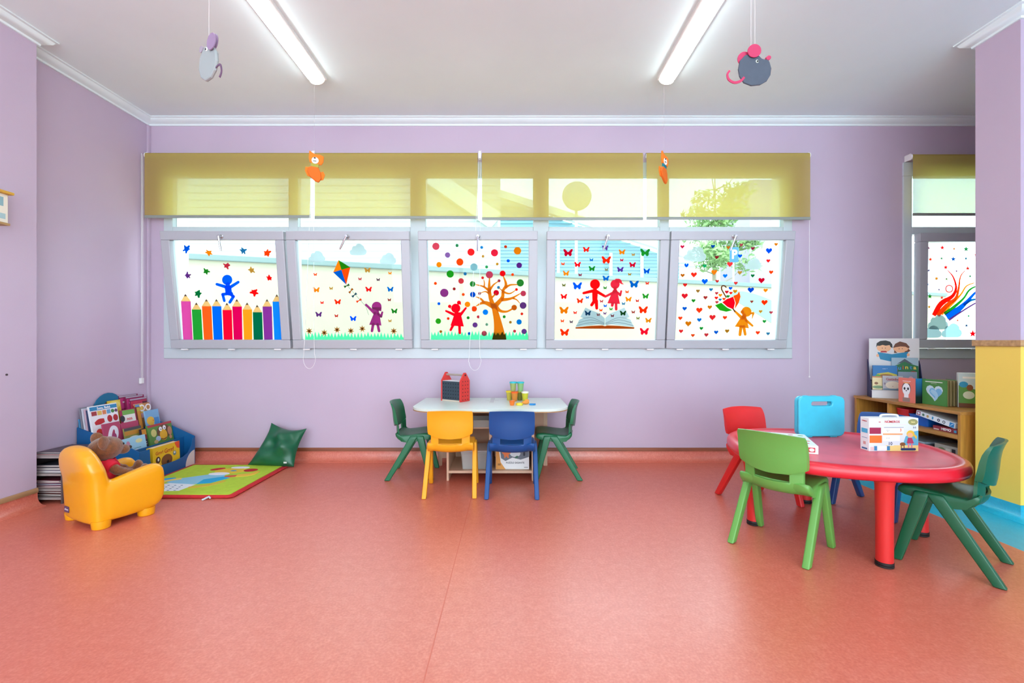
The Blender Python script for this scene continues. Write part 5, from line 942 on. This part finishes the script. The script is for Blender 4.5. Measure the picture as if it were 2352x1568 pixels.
def cushion():
    BLc, BRc, TRc, TLc = [Vector(p) for p in ((-2.10,3.60,.02),(-1.715,3.56,.015),(-1.675,3.695,.29),(-1.965,3.70,.335))]
    o_ = Vector((-1.88, 3.63, 0)); n = 26; Fv, Bv = [], []
    nrm = Vector((-.05, -.9, .42)).normalized()
    for i in range(n+1):
        v = i/n; a, b = [], []
        for j in range(n+1):
            u = j/n; p = (BLc*(1-u)+BRc*u)*(1-v)+(TLc*(1-u)+TRc*u)*v
            p = p - Vector((0, 0, 1))*.035*math.sin(PI*u)*v**3 + Vector((.03, 0, 0))*math.sin(PI*v)*(1-u)**3 - Vector((.02, 0, 0))*math.sin(PI*v)*u**3
            e = (max(0, math.sin(PI*u))**.55)*(max(0, math.sin(PI*v))**.55)
            wv = .020*math.sin(7*u+5*v)*math.sin(PI*u)+.016*math.cos(11*v-6*u)*math.sin(PI*v)*math.sin(PI*u)+.012*math.sin(16*u*v+2)
            f = p+nrm*(e*(.085*(1.25-.55*v)+wv)+.002); f.z = max(f.z, .003); k = p-nrm*(e*.03); k.y = min(k.y, 3.735); k.z = max(k.z, .002)
            a.append(f-o_); b.append(k-o_)
        Fv.append(a); Bv.append(b)
    t = thing('floor_cushion', 'dark green vinyl floor cushion leaning against the wall', 'cushion', o_)
    bm = nb(); slab(bm, Fv, Bv, []); obj('cover', bm, mat('#0a5c3c', rough=.38, noise=.06, coat=.2, bump=.05, bscale=120), t, smooth=70)
    bm = nb(); q = Fv[2][22]; box(bm, q.x-.012, q.x+.012, q.y-.006, q.y-.003, q.z-.004, q.z+.008); lab(obj('care_tag', bm, mat('#dfe8e0'), t, smooth=0), 'tiny white tag')
cushion()
# ================================================================= HANGING DECORATIONS
def string(t, x, y, z0, z1, parent=None):
    bm = nb(); tube(bm, [(x, y, z0), (x, y, z1)], .0007, 5); obj('string', bm, mat('#f4f4f4', rough=.4), t)
# grey mouse, right
t = thing('hanging_mouse', 'dark grey card mouse with pink ears hanging on the right', 'hanging mouse', (X_(1733, 1.9), 1.9, Z_(160, 1.9))); t.rotation_euler = (0, 0, R(8))
MG = T(0, .004, 0) @ FRONT; pk = mat('#c03560', rough=.6)
bm = nb(); prism(bm, ccw([(x, y) for x, y in o_strip([(-.02,-.0,.0),(-.02,0,.0)])]) if 0 else ccw([(-.075,-.005),(-.068,.03),(-.045,.055),(-.01,.068),(.015,.062),(.032,.048),(.046,.045),(.058,.052),(.068,.035),(.076,.01),(.072,-.018),(.055,-.045),(.025,-.063),(-.015,-.070),(-.05,-.06),(-.069,-.035)]), .008, MG); lab(obj('body', bm, mat('#4c5664', rough=.7, noise=.05), t, smooth=0, bevel=.003), 'dark grey disc body')
for dx, dz, dy, a in ((-.045,.045,.006,40),(-.008,.072,-.008,30)): bm = nb(); prism(bm, ell(dx, dz, .032, .027, rot=a), .004, T(0, dy, 0) @ FRONT); lab(obj('ear', bm, pk, t, smooth=0, bevel=.001), 'pink ear')
bm = nb(); prism(bm, ell(.062, .053, .012, .009, rot=30), .012, T(0, .006, 0) @ FRONT); obj('nose', bm, pk, t, smooth=0, bevel=.002)
bm = nb(); ball(bm, (.008, -.006, .032), .007, .003, .007); e = obj('eye', bm, mat('#c8d8d0'), t); bm = nb(); ball(bm, (.008, -.009, .031), .004, .002, .004); obj('pupil', bm, mat('#101418'), e)
bm = nb(); prism(bm, ccw(o_strip([(-.052,-.04,.004),(-.07,-.058,.005),(-.098,-.066,.005),(-.122,-.055,.005),(-.128,-.035,.004),(-.118,-.018,.004)])), .003, T(0, -.006, 0) @ FRONT); lab(obj('tail', bm, pk, t, smooth=0), 'pink curled tail')
string(t, -.016, 0, .05, H-Z_(160, 1.9)); string(t, .002, 0, .05, H-Z_(160, 1.9))
# pale mouse, left (seen almost edge on)
t = thing('hanging_mouse', 'pale grey card mouse with mauve ears hanging on the left', 'hanging mouse', (X_(480, 1.9), 1.9, Z_(142, 1.9))); t.rotation_euler = (0, R(20), R(-28))
bm = nb(); prism(bm, ccw([(-.060,.03),(-.045,.055),(-.015,.066),(.02,.06),(.05,.04),(.066,.008),(.064,-.03),(.045,-.062),(.01,-.08),(-.03,-.070),(-.058,-.04),(-.068,0)]), .014, T(0, .007, 0) @ FRONT); lab(obj('body', bm, mat('#a0aaaa', rough=.7), t, smooth=0, bevel=.006), 'pale grey body')
for dx, dz, dy in ((.02,.075,-.012),(-.02,.085,.016)): bm = nb(); prism(bm, ell(dx, dz, .030, .034), .005, T(0, dy, 0) @ FRONT); lab(obj('ear', bm, mat('#9a84a4', rough=.6), t, smooth=0, bevel=.001), 'mauve ear')
bm = nb(); prism(bm, ell(-.072, .045, .012, .014), .010, T(0, .005, 0) @ FRONT); obj('nose', bm, mat('#a39aa8'), t, smooth=0)
bm = nb(); ball(bm, (-.02, -.008, .045), .008, .003, .008); e = obj('eye', bm, mat('#eef2f0'), t); bm = nb(); ball(bm, (-.021, -.011, .044), .004, .002, .004); obj('pupil', bm, mat('#101418'), e)
bm = nb(); prism(bm, ccw(o_strip([(.062,-.02,.003),(.09,-.005,.004),(.11,-.03,.004),(.105,-.055,.005)])), .003, FRONT); obj('tail', bm, mat('#6c5470'), t, smooth=0)
bm = nb(); M1 = Matrix.Rotation(R(-28), 4, 'Z') @ Matrix.Rotation(R(20), 4, 'Y'); inv = M1.inverted(); a_ = inv @ Vector((0, 0, .04)); b_ = inv @ Vector((0, 0, H-Z_(142, 1.9))); tube(bm, [a_, b_], .0007, 5); obj('string', bm, mat('#f4f4f4', rough=.4), t)
def fox(x, y, z, rz, bib, label):
    t = thing('hanging_fox', label, 'hanging fox', (x, y, z), rz); og = mat('#f07a14', rough=.8, noise=.06, bump=.2); og2 = mat('#e06a10', rough=.8, bump=.2)
    bm = nb(); prism(bm, ccw([(-.045,.10),(-.025,.088),(.0,.082),(.025,.085),(.05,.078),(.052,.04),(.042,.018),(0,.012),(-.032,.02),(-.042,.05)]), .012, T(0, .006, 0) @ RY(8) @ FRONT); lab(obj('head', bm, og, t, smooth=0, bevel=.004), 'orange eared head')
    bm = nb(); prism(bm, ell(.006, .038, .022, .022), .003, T(0, -.006, 0) @ FRONT); mz = obj('muzzle', bm, mat('#f4efe6'), t, smooth=0); bm = nb(); ball(bm, (.004, -.010, .054), .007, .003, .005); box(bm, -.006, .014, -.0105, -.009, .032, .036); obj('nose', bm, mat('#201810'), mz)
    bm = nb(); prism(bm, [(-.022,.022),(.028,.018),(.028,-.008),(-.022,-.002)], .010, T(0, .004, 0) @ FRONT); lab(obj('neckerchief', bm, mat(bib, rough=.8), t, smooth=0, bevel=.002), 'coloured neckerchief')
    bm = nb(); prism(bm, ccw([(-.02,0),(.026,-.006),(.04,-.04),(.045,-.08),(.028,-.108),(.005,-.10),(-.03,-.07),(-.045,-.035),(-.04,-.01)]), .016, T(0, .008, 0) @ FRONT); obj('body', bm, og2, t, smooth=0, bevel=.006)
    for P_ in ([(-.04,-.005),(-.056,-.005),(-.06,-.03),(-.045,-.065),(-.03,-.07)], [(.035,-.035),(.055,-.028),(.066,-.05),(.055,-.085),(.035,-.09)]): bm = nb(); prism(bm, ccw(P_), .006, T(0, .010, 0) @ FRONT); obj('paw', bm, og, t, smooth=0, bevel=.002)
    bm = nb(); tube(bm, [(.0, 0, .08), (0, 0, H-z)], .0006, 5); obj('string', bm, mat('#f4f4f4', alpha=.2), t)
YF = 3.05
fox(X_(722, YF), YF, Z_(382, YF), 15, '#a8a040', 'orange felt fox with an olive neckerchief hanging before the blinds on the left')
fox(X_(1525, YF), YF, Z_(384, YF), 46, '#0a7884', 'orange felt fox with a teal neckerchief hanging before the blinds on the right')
# little picture box hung on the near left wall, and a wall plug
t = thing('wall_box', 'small white wall box with a yellow lid hanging at the left edge', 'wall box', (XC, 2.44, 1.63))
bm = nb(); box(bm, 0, .075, -.1, .095, .03, .19); mm = [mat('#ece6d4', rough=.6)]; obj('case', bm, mm, t, smooth=0, bevel=.004); bm = nb(); mm = []; art_on(bm, [('#8cb4bc', rc(-.08,.07,.12,.17)), ('#3c3840', ell(.03,.10,.02,.014)), ('#a8c8cc', rc(-.08,.08,.05,.08))], -.0756, mm, RZ(90)); obj('printed_picture', bm, mm, t, smooth=0)
bm = nb(); box(bm, 0, .095, -.11, .11, .19, .205); lab(obj('lid', bm, mat('#d8a83c', rough=.6), t, smooth=0, bevel=.003), 'yellow lid'); bm = nb(); box(bm, 0, .08, -.1, .1, .018, .03); obj('base', bm, mat('#b08c58'), t, smooth=0); bm = nb(); box(bm, 0, .02, -.02, .045, -.01, .018); obj('hook', bm, mat('#9c8078'), t, smooth=0)
t = thing('wall_plug', 'tiny dark wall plug low on the near left wall', 'wall plug', (XC, X_(1176+1161, 0) or 2.593, .81)); t.location = (XC, 2.593, .81)
bm = nb(); lathe(bm, [(.006, 0), (.006, .003)], 12, 0, RY(90)); obj('plug', bm, mat('#4a3c40'), t)
